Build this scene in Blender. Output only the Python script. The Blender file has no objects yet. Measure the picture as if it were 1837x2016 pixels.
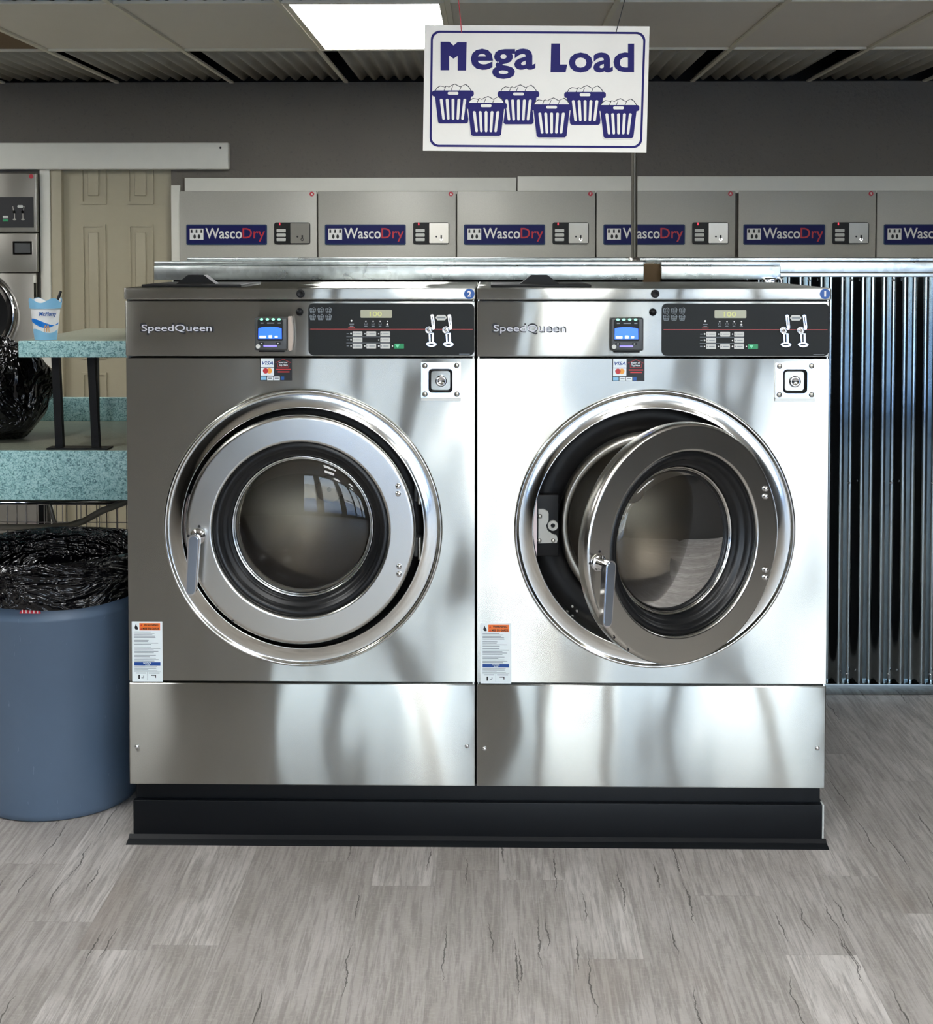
import bpy, bmesh, math, random
from math import sin, cos, pi, radians
from mathutils import Vector, Matrix

S = bpy.context.scene
C = S.collection
random.seed(7)

# ------------------------------------------------------------------ camera
FPX, PITCH, YAW, PY = 2758.5, 0.0385, 0.0172, 602.4
CAM = Vector((0.043, -4.203, 1.8036))
cd = bpy.data.cameras.new('camera'); cam = bpy.data.objects.new('camera', cd); C.objects.link(cam)
cam.location = CAM
cam.rotation_euler = (pi/2 - PITCH, 0, YAW)
cd.sensor_fit = 'VERTICAL'; cd.sensor_height = 36.0; cd.lens = FPX*36.0/2016.0
cd.shift_y = -(1008.0-PY)/2016.0
cd.clip_start = 0.05; cd.clip_end = 200
S.camera = cam
_fw = Vector((-sin(YAW)*cos(PITCH), cos(YAW)*cos(PITCH), -sin(PITCH)))
_rt = Vector((cos(YAW), sin(YAW), 0)); _up = _rt.cross(_fw)
def F(u, v, Y=0.0):
    """real X, Z of the point measured at (u, v) in the photo on the vertical plane at depth Y"""
    d = _fw*FPX + _rt*(u-918.5) - _up*(v-PY)
    t = (Y-CAM.y)/d.y
    p = CAM + d*t
    return p.x, p.z

# ------------------------------------------------------------------ world, lights, exposure
S.view_settings.view_transform = 'Standard'; S.view_settings.look = 'None'
S.view_settings.gamma = 1.0; S.view_settings.use_curve_mapping = False
S.view_settings.exposure = 1.2
S.cycles.max_bounces = 8; S.cycles.diffuse_bounces = 5; S.cycles.glossy_bounces = 5
S.cycles.transparent_max_bounces = 16; S.cycles.caustics_reflective = False; S.cycles.caustics_refractive = False
S.cycles.sample_clamp_indirect = 6.0
S.cycles.use_denoising = True

W = bpy.data.worlds.new('sky'); S.world = W; W.use_nodes = True
wn = W.node_tree; wn.nodes.clear()
def wnode(t, **k):
    n = wn.nodes.new(t)
    for a, b in k.items(): setattr(n, a, b)
    return n
tc = wnode('ShaderNodeTexCoord'); sx = wnode('ShaderNodeSeparateXYZ'); wn.links.new(tc.outputs['Generated'], sx.inputs[0])
rp = wnode('ShaderNodeValToRGB'); wn.links.new(sx.outputs['Z'], rp.inputs[0])
e = rp.color_ramp.elements
e[0].position = 0.0; e[0].color = (0.95, 0.97, 1.0, 1)
e[1].position = 0.6; e[1].color = (0.22, 0.42, 0.85, 1)
q = e.new(0.18); q.color = (0.62, 0.78, 1.0, 1)
bg = wnode('ShaderNodeBackground'); bg.inputs['Strength'].default_value = 4.0
wo = wnode('ShaderNodeOutputWorld')
wn.links.new(rp.outputs[0], bg.inputs[0]); wn.links.new(bg.outputs[0], wo.inputs[0])

sd = bpy.data.lights.new('sun', 'SUN'); sd.energy = 13; sd.angle = radians(0.6); sd.color = (1.0, 0.95, 0.88)
so = bpy.data.objects.new('sun', sd); C.objects.link(so); so.rotation_euler = (radians(-48), 0, radians(12)); so.location = (0, 6, 9)

def area(name, loc, rot, sx_, sy_, power, col, portal=False):
    l = bpy.data.lights.new(name, 'AREA'); l.shape = 'RECTANGLE'; l.size = sx_; l.size_y = sy_
    l.energy = power; l.color = col
    o = bpy.data.objects.new(name, l); C.objects.link(o); o.location = loc; o.rotation_euler = rot
    if portal: l.cycles.is_portal = True
    return o
YF = -7.6     # storefront
area('daylight_portal', (1.75, YF+0.05, 1.33), (-pi/2, 0, 0), 6.5, 2.4, 1, (1, 1, 1), True)

# ------------------------------------------------------------------ materials
def lin(c):
    r = []
    for v in c[:3]:
        v = v/255.0
        r.append(v/12.92 if v <= .04045 else ((v+.055)/1.055)**2.4)
    return (r[0], r[1], r[2], 1.0)
class NT:
    def __init__(s, name):
        s.m = bpy.data.materials.new(name); s.m.use_nodes = True; s.t = s.m.node_tree
        s.b = s.t.nodes['Principled BSDF']; s.out = s.t.nodes['Material Output']
    def n(s, t, **k):
        n = s.t.nodes.new('ShaderNode'+t)
        for a, b in k.items():
            if a.startswith('i_'):
                n.inputs[int(a[2:])].default_value = b
            else: setattr(n, a, b)
        return n
    def l(s, a, b): s.t.links.new(a, b)
    def ramp(s, src, stops):
        r = s.n('ValToRGB'); s.l(src, r.inputs[0]); el = r.color_ramp.elements
        while len(el) > len(stops): el.remove(el[-1])
        while len(el) < len(stops): el.new(1.0)
        for x, (p, c) in zip(el, stops): x.position = p; x.color = c if len(c) == 4 else (*c, 1)
        return r.outputs[0]
    def coords(s, scale=(1, 1, 1), kind='Object'):
        tc = s.n('TexCoord'); mp = s.n('Mapping'); s.l(tc.outputs[kind], mp.inputs[0]); mp.inputs['Scale'].default_value = scale
        return mp.outputs[0]
    def noise(s, vec, scale, detail=3, rough=.5, dist=0):
        n = s.n('TexNoise'); s.l(vec, n.inputs['Vector']); n.inputs['Scale'].default_value = scale
        n.inputs['Detail'].default_value = detail; n.inputs['Roughness'].default_value = rough; n.inputs['Distortion'].default_value = dist
        return n.outputs[0]
    def math(s, op, a, b=None, c=None):
        n = s.n('Math', operation=op)
        for i, x in enumerate((a, b, c)):
            if x is None: continue
            if isinstance(x, (int, float)): n.inputs[i].default_value = x
            else: s.l(x, n.inputs[i])
        return n.outputs[0]
    def mix(s, fac, a, b, mode='MIX'):
        n = s.n('Mix', data_type='RGBA', blend_type=mode)
        for sock, x in ((n.inputs[0], fac), (n.inputs[6], a), (n.inputs[7], b)):
            if isinstance(x, (int, float)): sock.default_value = x
            elif isinstance(x, tuple): sock.default_value = x
            else: s.l(x, sock)
        return n.outputs[2]
    def bump(s, h, strength=.3, dist=.01, normal=None):
        n = s.n('Bump'); n.inputs['Strength'].default_value = strength; n.inputs['Distance'].default_value = dist
        s.l(h, n.inputs['Height'])
        if normal is not None: s.l(normal, n.inputs['Normal'])
        return n.outputs[0]
def mat(name, c, rough=.5, metal=0., spec=.5, emit=None, es=1., coat=0., bumpy=None):
    t = NT(name); b = t.b
    b.inputs['Base Color'].default_value = lin(c); b.inputs['Roughness'].default_value = rough
    b.inputs['Metallic'].default_value = metal; b.inputs['Specular IOR Level'].default_value = spec
    if coat: b.inputs['Coat Weight'].default_value = coat
    if emit: b.inputs['Emission Color'].default_value = lin(emit); b.inputs['Emission Strength'].default_value = es
    # faint surface variation so that no surface is perfectly flat in tone
    v = t.coords(); nz = t.noise(v, 18, 4)
    col = t.mix(t.math('MULTIPLY', nz, .16), lin(c), lin(tuple(x*.75 for x in c)))
    t.l(col, b.inputs['Base Color'])
    if bumpy: t.l(t.bump(t.noise(v, bumpy[0], 4), bumpy[1], bumpy[2]), b.inputs['Normal'])
    return t.m

def steel(name, c=(184, 185, 180), rough=.222, aniso=.84, wave=.0042, scratch=True):
    t = NT(name); b = t.b
    b.inputs['Metallic'].default_value = 1.0
    v = t.coords((1, 1, 1))
    fine = t.noise(t.coords((4, 4, 420)), 1.0, 2)
    blot = t.noise(v, 3.0, 5, .6)
    base = t.mix(t.math('MULTIPLY', blot, .22), lin(c), lin(tuple(x*.86 for x in c)))
    t.l(base, b.inputs['Base Color'])
    r = t.math('ADD', t.math('MULTIPLY', t.noise(v, 9, 5, .65), .05), rough-.025)
    t.l(r, b.inputs['Roughness'])
    # slow waviness of the sheet, as a smooth tilt of the normal
    h1 = t.noise(t.coords((1.0, 1.0, .38)), 4.6, 2, .35); h2 = t.noise(t.coords((.6, 1.0, .6)), 3.1, 1, .3)
    tilt = t.n('CombineXYZ'); t.l(t.math('MULTIPLY', t.math('SUBTRACT', h1, .5), wave*42), tilt.inputs[0]); t.l(t.math('MULTIPLY', t.math('SUBTRACT', h2, .5), wave*18), tilt.inputs[2])
    geo = t.n('NewGeometry'); va = t.n('VectorMath', operation='ADD'); vn = t.n('VectorMath', operation='NORMALIZE')
    t.l(geo.outputs['Normal'], va.inputs[0]); t.l(tilt.outputs[0], va.inputs[1]); t.l(va.outputs[0], vn.inputs[0]); nm = vn.outputs[0]
    t.l(nm, b.inputs['Normal'])
    if aniso:
        # brushed sheet: sharp across the brushing, wide along it
        gl = t.n('BsdfAnisotropic'); t.l(base, gl.inputs['Color']); t.l(r, gl.inputs['Roughness']); gl.inputs['Anisotropy'].default_value = aniso
        cx = t.n('CombineXYZ'); cx.inputs[0].default_value = 1.0; t.l(cx.outputs[0], gl.inputs['Tangent']); t.l(nm, gl.inputs['Normal'])
        t.l(gl.outputs[0], t.out.inputs[0])
    return t.m

M = {}
M['steel'] = steel('brushed_stainless')
M['steel_door'] = steel('door_stainless', (206, 204, 198), .23, 0, .0006)
M['polished'] = steel('polished_stainless', (222, 220, 214), .12, 0, .0005, scratch=False)
M['dull_steel'] = steel('dull_stainless', (176, 173, 165), .34, .4, .002)
M['drum'] = steel('drum_stainless', (98, 91, 82), .32, 0, .001, scratch=False)
M['chrome'] = mat('chrome', (228, 228, 230), .07, 1.0)
M['galv'] = None
def galvanised(name, c, rough, spangle=.35, bs=.5):
    t = NT(name); b = t.b; b.inputs['Metallic'].default_value = 1.0
    v = t.coords()
    vo = t.n('TexVoronoi'); t.l(v, vo.inputs['Vector']); vo.inputs['Scale'].default_value = 55
    hs = t.ramp(vo.outputs['Color'], [(0, lin(tuple(x*.72 for x in c))), (1, lin(c))])
    nz = t.noise(v, 6, 5, .6)
    t.l(t.mix(t.math('MULTIPLY', nz, spangle*2), lin(c), hs), b.inputs['Base Color'])
    t.l(t.math('ADD', t.math('MULTIPLY', nz, .22), rough-.1), b.inputs['Roughness'])
    t.l(t.bump(t.noise(v, 14, 2), bs, .004), b.inputs['Normal'])
    return t.m
M['galv'] = galvanised('galvanised_sheet', (205, 212, 212), .28)
M['corr'] = galvanised('corrugated_steel', (150, 160, 164), .10, .10, .08)
M['black'] = mat('black_plastic', (11, 11, 13), .45, spec=.3)
M['dark'] = mat('dark_void', (6, 6, 7), .8)  # near-black colour stands for the shade inside gaps, holes and hollow bodies
M['rubber'] = mat('black_rubber', (9, 9, 10), .5, spec=.25)
M['gasket'] = mat('black_gasket', (13, 14, 16), .35, spec=.4)
M['plinth'] = mat('navy_vinyl', (9, 12, 16), .42, spec=.22, bumpy=(9, .25, .004))
M['panel'] = mat('charcoal_overlay', (33, 35, 35), .5, spec=.2)
M['white'] = mat('white_print', (236, 236, 232), .5)
M['paint'] = mat('white_paint', (222, 220, 208), .5, bumpy=(30, .15, .002))
M['cream'] = mat('cream_door_paint', (172, 164, 140), .45, bumpy=(40, .1, .001))
M['dryer'] = None
M['navy'] = mat('navy_print', (24, 20, 96), .55, spec=.2)
M['blue'] = mat('blue_print', (8, 14, 84), .5, spec=.25)
M['bluerim'] = mat('slate_blue_print', (30, 60, 96), .5, spec=.3)
M['red'] = mat('red_print', (188, 30, 48), .45)
M['redline'] = mat('dull_red_line', (168, 66, 62), .45)
M['orange'] = mat('orange_print', (236, 116, 38), .5)
M['handleface'] = mat('handle_face', (176, 188, 204), .2, 1.0)
M['conduit'] = mat('dull_conduit', (96, 92, 84), .35, .7)
M['hub'] = mat('hub_plate_cream', (238, 220, 200), .6)
M['badge'] = mat('badge_silver', (205, 206, 214), .35)
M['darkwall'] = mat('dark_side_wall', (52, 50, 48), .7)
M['redled'] = mat('red_led', (230, 40, 60), .4, emit=(235, 40, 60), es=.8)
M['led2'] = mat('pale_green_print', (120, 220, 170), .4)
M['greyplastic2'] = mat('grey_bumper', (120, 116, 106), .4, .3)
M['signwhite'] = mat('sign_white', (226, 223, 214), .45)
M['yellow'] = mat('amber_print', (238, 160, 60), .5)
M['ink'] = mat('black_print', (16, 16, 20), .5)
M['greyink'] = mat('grey_print', (128, 136, 142), .5)
M['btn'] = mat('pale_button', (206, 206, 200), .4)
M['greenbtn'] = mat('green_button', (22, 140, 84), .4)
M['lcd'] = mat('lcd_glass', (170, 168, 140), .2)
M['lcdink'] = mat('lcd_digits', (206, 208, 128), .4)
M['screen'] = mat('blue_screen', (40, 90, 230), .25, emit=(40, 95, 240), es=.75)
M['screentext'] = mat('screen_text', (190, 215, 255), .3, emit=(190, 215, 255), es=.7)
M['led'] = mat('green_led', (120, 240, 180), .3, emit=(120, 245, 185), es=1.0)
M['violet'] = mat('violet_led', (110, 100, 250), .3, emit=(110, 100, 255), es=1.0)
M['stkblue'] = mat('sticker_blue', (24, 84, 158), .4)
M['stkred'] = mat('sticker_red', (190, 44, 46), .45)
M['notice'] = mat('notice_blue', (14, 66, 140), .45)
M['label'] = mat('label_white', (228, 236, 238), .42)
M['cupwhite'] = mat('cup_white', (232, 232, 230), .4)
M['cupblue'] = mat('cup_light_blue', (134, 190, 222), .4)
M['cupdeep'] = mat('cup_deep_blue', (18, 120, 210), .4)
M['arch'] = mat('golden_print', (236, 170, 84), .4)
M['wood'] = mat('raw_wood', (112, 88, 56), .7)
M['plaster'] = mat('beige_plaster', (180, 174, 160), .7)
M['chalk'] = mat('white_caulk', (205, 208, 205), .6)
M['greyplastic'] = mat('grey_plastic', (74, 76, 76), .4)
M['beigeplastic'] = mat('beige_card_flap', (196, 180, 166), .45)
M['brass'] = mat('pinkish_steel', (206, 186, 178), .3, 1.0)

def mk_dryer():
    t = NT('dryer_enamel'); b = t.b; v = t.coords()
    n1 = t.noise(v, 220, 2); n2 = t.noise(v, 2.2, 3)
    c = t.mix(n2, lin((184, 182, 170)), lin((168, 166, 157)))
    t.l(t.mix(t.math('MULTIPLY', n1, .25), c, lin((120, 118, 112))), b.inputs['Base Color'])
    b.inputs['Roughness'].default_value = .42; b.inputs['Metallic'].default_value = .15
    t.l(t.bump(n1, .12, .001), b.inputs['Normal']); return t.m
M['dryer'] = mk_dryer()

def mk_wall():
    t = NT('grey_textured_wall'); b = t.b; v = t.coords()
    n1 = t.noise(v, 55, 5, .6); n2 = t.noise(v, 1.3, 4, .6)
    c = t.mix(n2, lin((110, 104, 93)), lin((94, 88, 82)))
    c = t.mix(t.math('MULTIPLY', t.math('GREATER_THAN', n1, .62), .25), c, lin((74, 71, 67)))
    t.l(c, b.inputs['Base Color']); b.inputs['Roughness'].default_value = .62
    t.l(t.bump(n1, .6, .006), b.inputs['Normal']); return t.m
M['wall'] = mk_wall()

def mk_tile():
    t = NT('ceiling_tile'); b = t.b; v = t.coords()
    n2 = t.noise(v, 1.1, 4, .6)
    t.l(t.mix(n2, lin((236, 230, 216)), lin((224, 217, 202))), b.inputs['Base Color']); b.inputs['Roughness'].default_value = .6
    t.l(t.bump(t.noise(v, 2.4, 2), .35, .02), b.inputs['Normal']); return t.m
M['tile'] = mk_tile()
M['grid'] = mat('cream_grid', (236, 230, 208), .5)
M['ceilcorr'] = mat('dusty_corrugated_panel', (158, 155, 143), .45, .1)
M['diffuser'] = mat('light_diffuser', (240, 242, 236), .5, emit=(247, 248, 248), es=9.0)

def mk_floor():
    t = NT('grey_vinyl_plank'); b = t.b
    tc = t.n('TexCoord'); sp = t.n('SeparateXYZ'); t.l(tc.outputs['Object'], sp.inputs[0])
    X, Y = sp.outputs[0], sp.outputs[1]
    PW, PL = .183, 1.22
    xs = t.math('ADD', t.math('DIVIDE', X, PW), 40.62); i = t.math('FLOOR', xs); fx = t.math('FRACT', xs)
    w1 = t.n('TexWhiteNoise', noise_dimensions='1D'); t.l(i, w1.inputs['W'])
    ys = t.math('ADD', t.math('DIVIDE', Y, PL), t.math('ADD', w1.outputs['Value'], 40.0)); j = t.math('FLOOR', ys); fy = t.math('FRACT', ys)
    cb = t.n('CombineXYZ'); t.l(i, cb.inputs[0]); t.l(j, cb.inputs[1])
    w2 = t.n('TexWhiteNoise', noise_dimensions='3D'); t.l(cb.outputs[0], w2.inputs['Vector'])
    tone = w2.outputs['Value']
    # per plank shifted grain coordinates
    gx = t.math('ADD', X, t.math('MULTIPLY', tone, 13.0)); gy = t.math('ADD', Y, t.math('MULTIPLY', w2.outputs['Value'], 31.0))
    g = t.n('CombineXYZ'); t.l(t.math('MULTIPLY', gx, 1.0), g.inputs[0]); t.l(t.math('MULTIPLY', gy, .05), g.inputs[1]); t.l(t.math('MULTIPLY', j, 3.1), g.inputs[2])
    grain = t.noise(g.outputs[0], 85, 6, .72, .6)
    g2 = t.n('CombineXYZ'); t.l(gx, g2.inputs[0]); t.l(t.math('MULTIPLY', gy, .30), g2.inputs[1]); t.l(t.math('MULTIPLY', i, 1.7), g2.inputs[2])
    blot = t.noise(g2.outputs[0], 6.5, 5, .62, .8)
    crossg = t.n('CombineXYZ'); t.l(t.math('MULTIPLY', gx, .5), crossg.inputs[0]); t.l(gy, crossg.inputs[1])
    saw = t.noise(crossg.outputs[0], 120, 3, .6, .3)
    base = t.mix(tone, lin((202, 197, 192)), lin((164, 158, 153)))
    base = t.mix(t.ramp(blot, [(.36, (0, 0, 0)), (.72, (1, 1, 1))]), base, lin((148, 142, 136)))
    base = t.mix(t.math('MULTIPLY', t.ramp(grain, [(.44, (0, 0, 0)), (.60, (1, 1, 1))]), .62), base, lin((118, 112, 107)))
    base = t.mix(t.math('MULTIPLY', t.ramp(saw, [(.5, (0, 0, 0)), (.7, (1, 1, 1))]), .16), base, lin((205, 200, 192)))
    # brownish worn blotches
    wb = t.noise(g2.outputs[0], 2.6, 3, .5)
    base = t.mix(t.math('MULTIPLY', t.ramp(wb, [(.62, (0, 0, 0)), (.74, (1, 1, 1))]), .35), base, lin((128, 112, 100)))
    # long dark cracks
    wig = t.n('CombineXYZ'); t.l(t.math('MULTIPLY', X, 6.0), wig.inputs[0]); t.l(t.math('MULTIPLY', Y, 5.0), wig.inputs[1])
    wv = t.noise(wig.outputs[0], 1.6, 5, .62)
    crack = None
    for CW, SL, thr, off in ((.061, .31, .89, 3.7), (.037, .19, .955, 11.3)):
        cu = t.math('ADD', t.math('DIVIDE', t.math('ADD', X, t.math('MULTIPLY', t.math('SUBTRACT', wv, .5), .045)), CW), off+50); ci = t.math('FLOOR', cu); cf = t.math('FRACT', cu)
        wa = t.n('TexWhiteNoise', noise_dimensions='1D'); t.l(ci, wa.inputs['W'])
        cv = t.math('ADD', t.math('DIVIDE', Y, SL), t.math('ADD', t.math('MULTIPLY', wa.outputs['Value'], 7.0), 60.0)); vi = t.math('FLOOR', cv); vf = t.math('FRACT', cv)
        cc_ = t.n('CombineXYZ'); t.l(ci, cc_.inputs[0]); t.l(vi, cc_.inputs[1])
        wb_ = t.n('TexWhiteNoise', noise_dimensions='3D'); t.l(cc_.outputs[0], wb_.inputs['Vector'])
        half = t.math('MULTIPLY', t.math('MULTIPLY', t.math('SINE', t.math('MULTIPLY', vf, pi)), t.math('GREATER_THAN', wb_.outputs['Value'], thr)), .0019/CW)
        dist = t.math('ABSOLUTE', t.math('SUBTRACT', cf, .5))
        lk = t.math('LESS_THAN', dist, half)
        crack = lk if crack is None else t.math('MAXIMUM', crack, lk)
    base = t.mix(t.math('MULTIPLY', crack, .8), base, lin((52, 47, 43)))
    # seams
    ex = t.math('MINIMUM', fx, t.math('SUBTRACT', 1.0, fx)); ey = t.math('MINIMUM', fy, t.math('SUBTRACT', 1.0, fy))
    seam = t.math('MAXIMUM', t.math('LESS_THAN', ex, .007), t.math('LESS_THAN', ey, .0012))
    base = t.mix(t.math('MULTIPLY', seam, .22), base, lin((92, 87, 82)))
    t.l(base, b.inputs['Base Color'])
    t.l(t.math('ADD', t.math('MULTIPLY', grain, .18), .36), b.inputs['Roughness'])
    b.inputs['Specular IOR Level'].default_value = .4
    hh = t.math('SUBTRACT', t.math('SUBTRACT', 1.0, t.math('MULTIPLY', grain, .5)), t.math('ADD', t.math('MULTIPLY', crack, .8), t.math('MULTIPLY', seam, .8)))
    t.l(t.bump(hh, .35, .002), b.inputs['Normal'])
    return t.m
M['floor'] = mk_floor()

def mk_lam():
    t = NT('speckled_laminate'); b = t.b; v = t.coords()
    n1 = t.noise(v, 95, 3, .6, 1.5); n2 = t.noise(v, 1.6, 2)
    c = t.ramp(n1, [(.36, lin((66, 108, 114))), (.47, lin((140, 186, 188))), (.60, lin((182, 218, 216)))])
    t.l(t.mix(t.math('MULTIPLY', n2, .3), c, lin((120, 150, 146))), b.inputs['Base Color']); b.inputs['Roughness'].default_value = .35
    return t.m
M['lam'] = mk_lam()
def mk_lamtop():
    t = NT('worn_laminate_top'); b = t.b; v = t.coords()
    n1 = t.noise(v, 95, 3, .6, 1.5)
    t.l(t.ramp(n1, [(.3, lin((120, 126, 112))), (.7, lin((156, 158, 140)))]), b.inputs['Base Color']); b.inputs['Roughness'].default_value = .3
    return t.m
M['lamtop'] = mk_lamtop()

def mk_bag():
    t = NT('black_film'); b = t.b
    b.inputs['Base Color'].default_value = lin((5, 5, 6)); b.inputs['Roughness'].default_value = .10; b.inputs['Specular IOR Level'].default_value = .35
    v = t.coords((1, 1, 1.0))
    n = t.math('POWER', t.math('SUBTRACT', 1.0, t.math('MULTIPLY', t.math('ABSOLUTE', t.math('SUBTRACT', t.noise(t.coords((1, 1, .7)), 5, 4, .55, .8), .5)), 5.0)), 2.0)
    t.l(t.bump(n, 1.0, .025), b.inputs['Normal']); return t.m
M['bag'] = mk_bag()
def mk_liner():
    t = NT('black_liner_film'); b = t.b
    b.inputs['Base Color'].default_value = lin((6, 6, 9)); b.inputs['Roughness'].default_value = .09; b.inputs['Specular IOR Level'].default_value = .45
    n = t.math('POWER', t.math('SUBTRACT', 1.0, t.math('MULTIPLY', t.math('ABSOLUTE', t.math('SUBTRACT', t.noise(t.coords((1, 1, 3.0)), 4.2, 4, .5, .9), .5)), 5.0)), 2.0)
    t.l(t.bump(n, 1.0, .02), b.inputs['Normal']); return t.m
M['liner'] = mk_liner()
def mk_bin():
    t = NT('slate_blue_plastic'); b = t.b; v = t.coords()
    n = t.noise(v, 4, 5, .6); sc = t.noise(t.coords((60, 60, 9)), 1, 3, .7)
    c = t.mix(n, lin((92, 110, 132)), lin((79, 96, 116)))
    t.l(t.mix(t.math('MULTIPLY', t.math('GREATER_THAN', sc, .70), .3), c, lin((130, 146, 164))), b.inputs['Base Color'])
    b.inputs['Roughness'].default_value = .42; t.l(t.bump(n, .2, .004), b.inputs['Normal']); return t.m
M['bin'] = mk_bin()

def glassmat(name, tint=(.80, .81, .80), ior=1.5, rough=0.0):
    m = bpy.data.materials.new(name); m.use_nodes = True; nt = m.node_tree; nt.nodes.clear()
    o = nt.nodes.new('ShaderNodeOutputMaterial'); tr = nt.nodes.new('ShaderNodeBsdfTransparent'); gl = nt.nodes.new('ShaderNodeBsdfGlossy')
    fr = nt.nodes.new('ShaderNodeFresnel'); mx = nt.nodes.new('ShaderNodeMixShader')
    tr.inputs[0].default_value = (*tint, 1); gl.inputs['Roughness'].default_value = rough; fr.inputs[0].default_value = ior
    nt.links.new(fr.outputs[0], mx.inputs[0]); nt.links.new(tr.outputs[0], mx.inputs[1]); nt.links.new(gl.outputs[0], mx.inputs[2]); nt.links.new(mx.outputs[0], o.inputs[0])
    return m
M['glass'] = glassmat('porthole_glass', (.90, .90, .88), 1.5)
M['pane'] = glassmat('window_glass', (.93, .95, .94), 1.25)
M['grass'] = mat('grass_green', (70, 110, 48), .9)
M['asphalt'] = mat('sunlit_pavement', (152, 162, 174), .9)
M['stucco'] = mat('pale_stucco', (214, 206, 190), .9)

# ------------------------------------------------------------------ geometry builder
class G:
    def __init__(s): s.v = []; s.f = []; s.mi = []; s.sm = []; s.ms = []
    def m(s, k):
        if k not in s.ms: s.ms.append(k)
        return s.ms.index(k)
    def add(s, vs, fs, k, smooth=False):
        o = len(s.v); s.v += [tuple(x) for x in vs]; i = s.m(k)
        for f in fs: s.f.append(tuple(a+o for a in f)); s.mi.append(i); s.sm.append(smooth)
        return s
    def box(s, x0, x1, y0, y1, z0, z1, k, bev=0., seg=2):
        if x0 > x1: x0, x1 = x1, x0
        if y0 > y1: y0, y1 = y1, y0
        if z0 > z1: z0, z1 = z1, z0
        vs = [(x0, y0, z0), (x1, y0, z0), (x1, y1, z0), (x0, y1, z0), (x0, y0, z1), (x1, y0, z1), (x1, y1, z1), (x0, y1, z1)]
        fs = [(0, 3, 2, 1), (4, 5, 6, 7), (0, 1, 5, 4), (1, 2, 6, 5), (2, 3, 7, 6), (3, 0, 4, 7)]
        if bev <= 0: return s.add(vs, fs, k)
        bm = bmesh.new(); bv = [bm.verts.new(p) for p in vs]
        for f in fs: bm.faces.new([bv[a] for a in f])
        bmesh.ops.bevel(bm, geom=bm.edges[:], offset=min(bev, (x1-x0)*.45, (y1-y0)*.45, (z1-z0)*.45), segments=seg, affect='EDGES', profile=.6)
        bm.verts.index_update()
        s.add([p.co for p in bm.verts], [[q.index for q in f.verts] for f in bm.faces], k, True); bm.free(); return s
    def prism(s, pts, y0, y1, k, smooth=False):
        """pts in XZ, extruded from y0 (front) to y1 (back)"""
        a = sum(pts[i][0]*pts[(i+1) % len(pts)][1]-pts[(i+1) % len(pts)][0]*pts[i][1] for i in range(len(pts)))
        if a < 0: pts = pts[::-1]
        n = len(pts); vs = [(x, y0, z) for x, z in pts]+[(x, y1, z) for x, z in pts]
        s.add(vs, [tuple(range(n)), tuple(range(2*n-1, n-1, -1))], k)
        s.add(vs, [(i, i+n, (i+1) % n+n, (i+1) % n) for i in range(n)], k, smooth); return s
    def rrect(s, x0, x1, z0, z1, r, y0, y1, k, n=6):
        return s.prism(rr(x0, x1, z0, z1, r, n), y0, y1, k)
    def disc(s, x, z, r, y0, y1, k, n=24, sz=None):
        return s.prism([(x+r*cos(2*pi*i/n), z+(sz or r)*sin(2*pi*i/n)) for i in range(n)], y0, y1, k, True)
    def ringpr(s, outer, inner, y0, y1, k):
        n = len(outer); vs = [(x, y0, z) for x, z in outer]+[(x, y0, z) for x, z in inner]+[(x, y1, z) for x, z in outer]+[(x, y1, z) for x, z in inner]
        fs = []
        for i in range(n):
            j = (i+1) % n
            fs += [(i, j, n+j, n+i), (2*n+j, 2*n+i, 3*n+i, 3*n+j), (j, i, 2*n+i, 2*n+j), (n+i, n+j, 3*n+j, 3*n+i)]
        return s.add(vs, fs, k)
    def lathe_y(s, cx, cz, prof, k, n=72, smooth=True):
        """prof: (r, y) list, revolved about the line x=cx z=cz"""
        vs = []; fs = []; m = len(prof)
        for i in range(n):
            a = 2*pi*i/n
            for r, y in prof: vs.append((cx+r*cos(a), y, cz+r*sin(a)))
        for i in range(n):
            j = (i+1) % n
            for p in range(m-1): fs.append((i*m+p, i*m+p+1, j*m+p+1, j*m+p))
        return s.add(vs, fs, k, smooth)
    def lathe_z(s, cx, cy, prof, k, n=48, smooth=True, fn=None):
        vs = []; fs = []; m = len(prof)
        for i in range(n):
            a = 2*pi*i/n
            for p, (r, z) in enumerate(prof):
                if fn: r, z = fn(a, p, r, z)
                vs.append((cx+r*cos(a), cy+r*sin(a), z))
        for i in range(n):
            j = (i+1) % n
            for p in range(m-1): fs.append((i*m+p, j*m+p, j*m+p+1, i*m+p+1))
        return s.add(vs, fs, k, smooth)
    def tube(s, pts, r, k, n=8, smooth=True):
        pts = [Vector(p) for p in pts]; vs = []; fs = []
        prev = None
        for i, p in enumerate(pts):
            d = (pts[min(i+1, len(pts)-1)]-pts[max(i-1, 0)]).normalized()
            a = Vector((0, 0, 1)) if abs(d.z) < .9 else Vector((1, 0, 0))
            if prev is not None: a = prev
            x = d.cross(a).normalized(); y = x.cross(d).normalized(); prev = y
            rr_ = r[i] if isinstance(r, (list, tuple)) else r
            for q in range(n):
                t = 2*pi*q/n; vs.append(p+x*rr_*cos(t)+y*rr_*sin(t))
        for i in range(len(pts)-1):
            for q in range(n):
                t = (q+1) % n; fs.append((i*n+q, i*n+t, (i+1)*n+t, (i+1)*n+q))
        s.add(vs, fs, k, smooth)
        s.add(vs, [tuple(range(n))[::-1], tuple(range((len(pts)-1)*n, len(pts)*n))], k); return s
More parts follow.
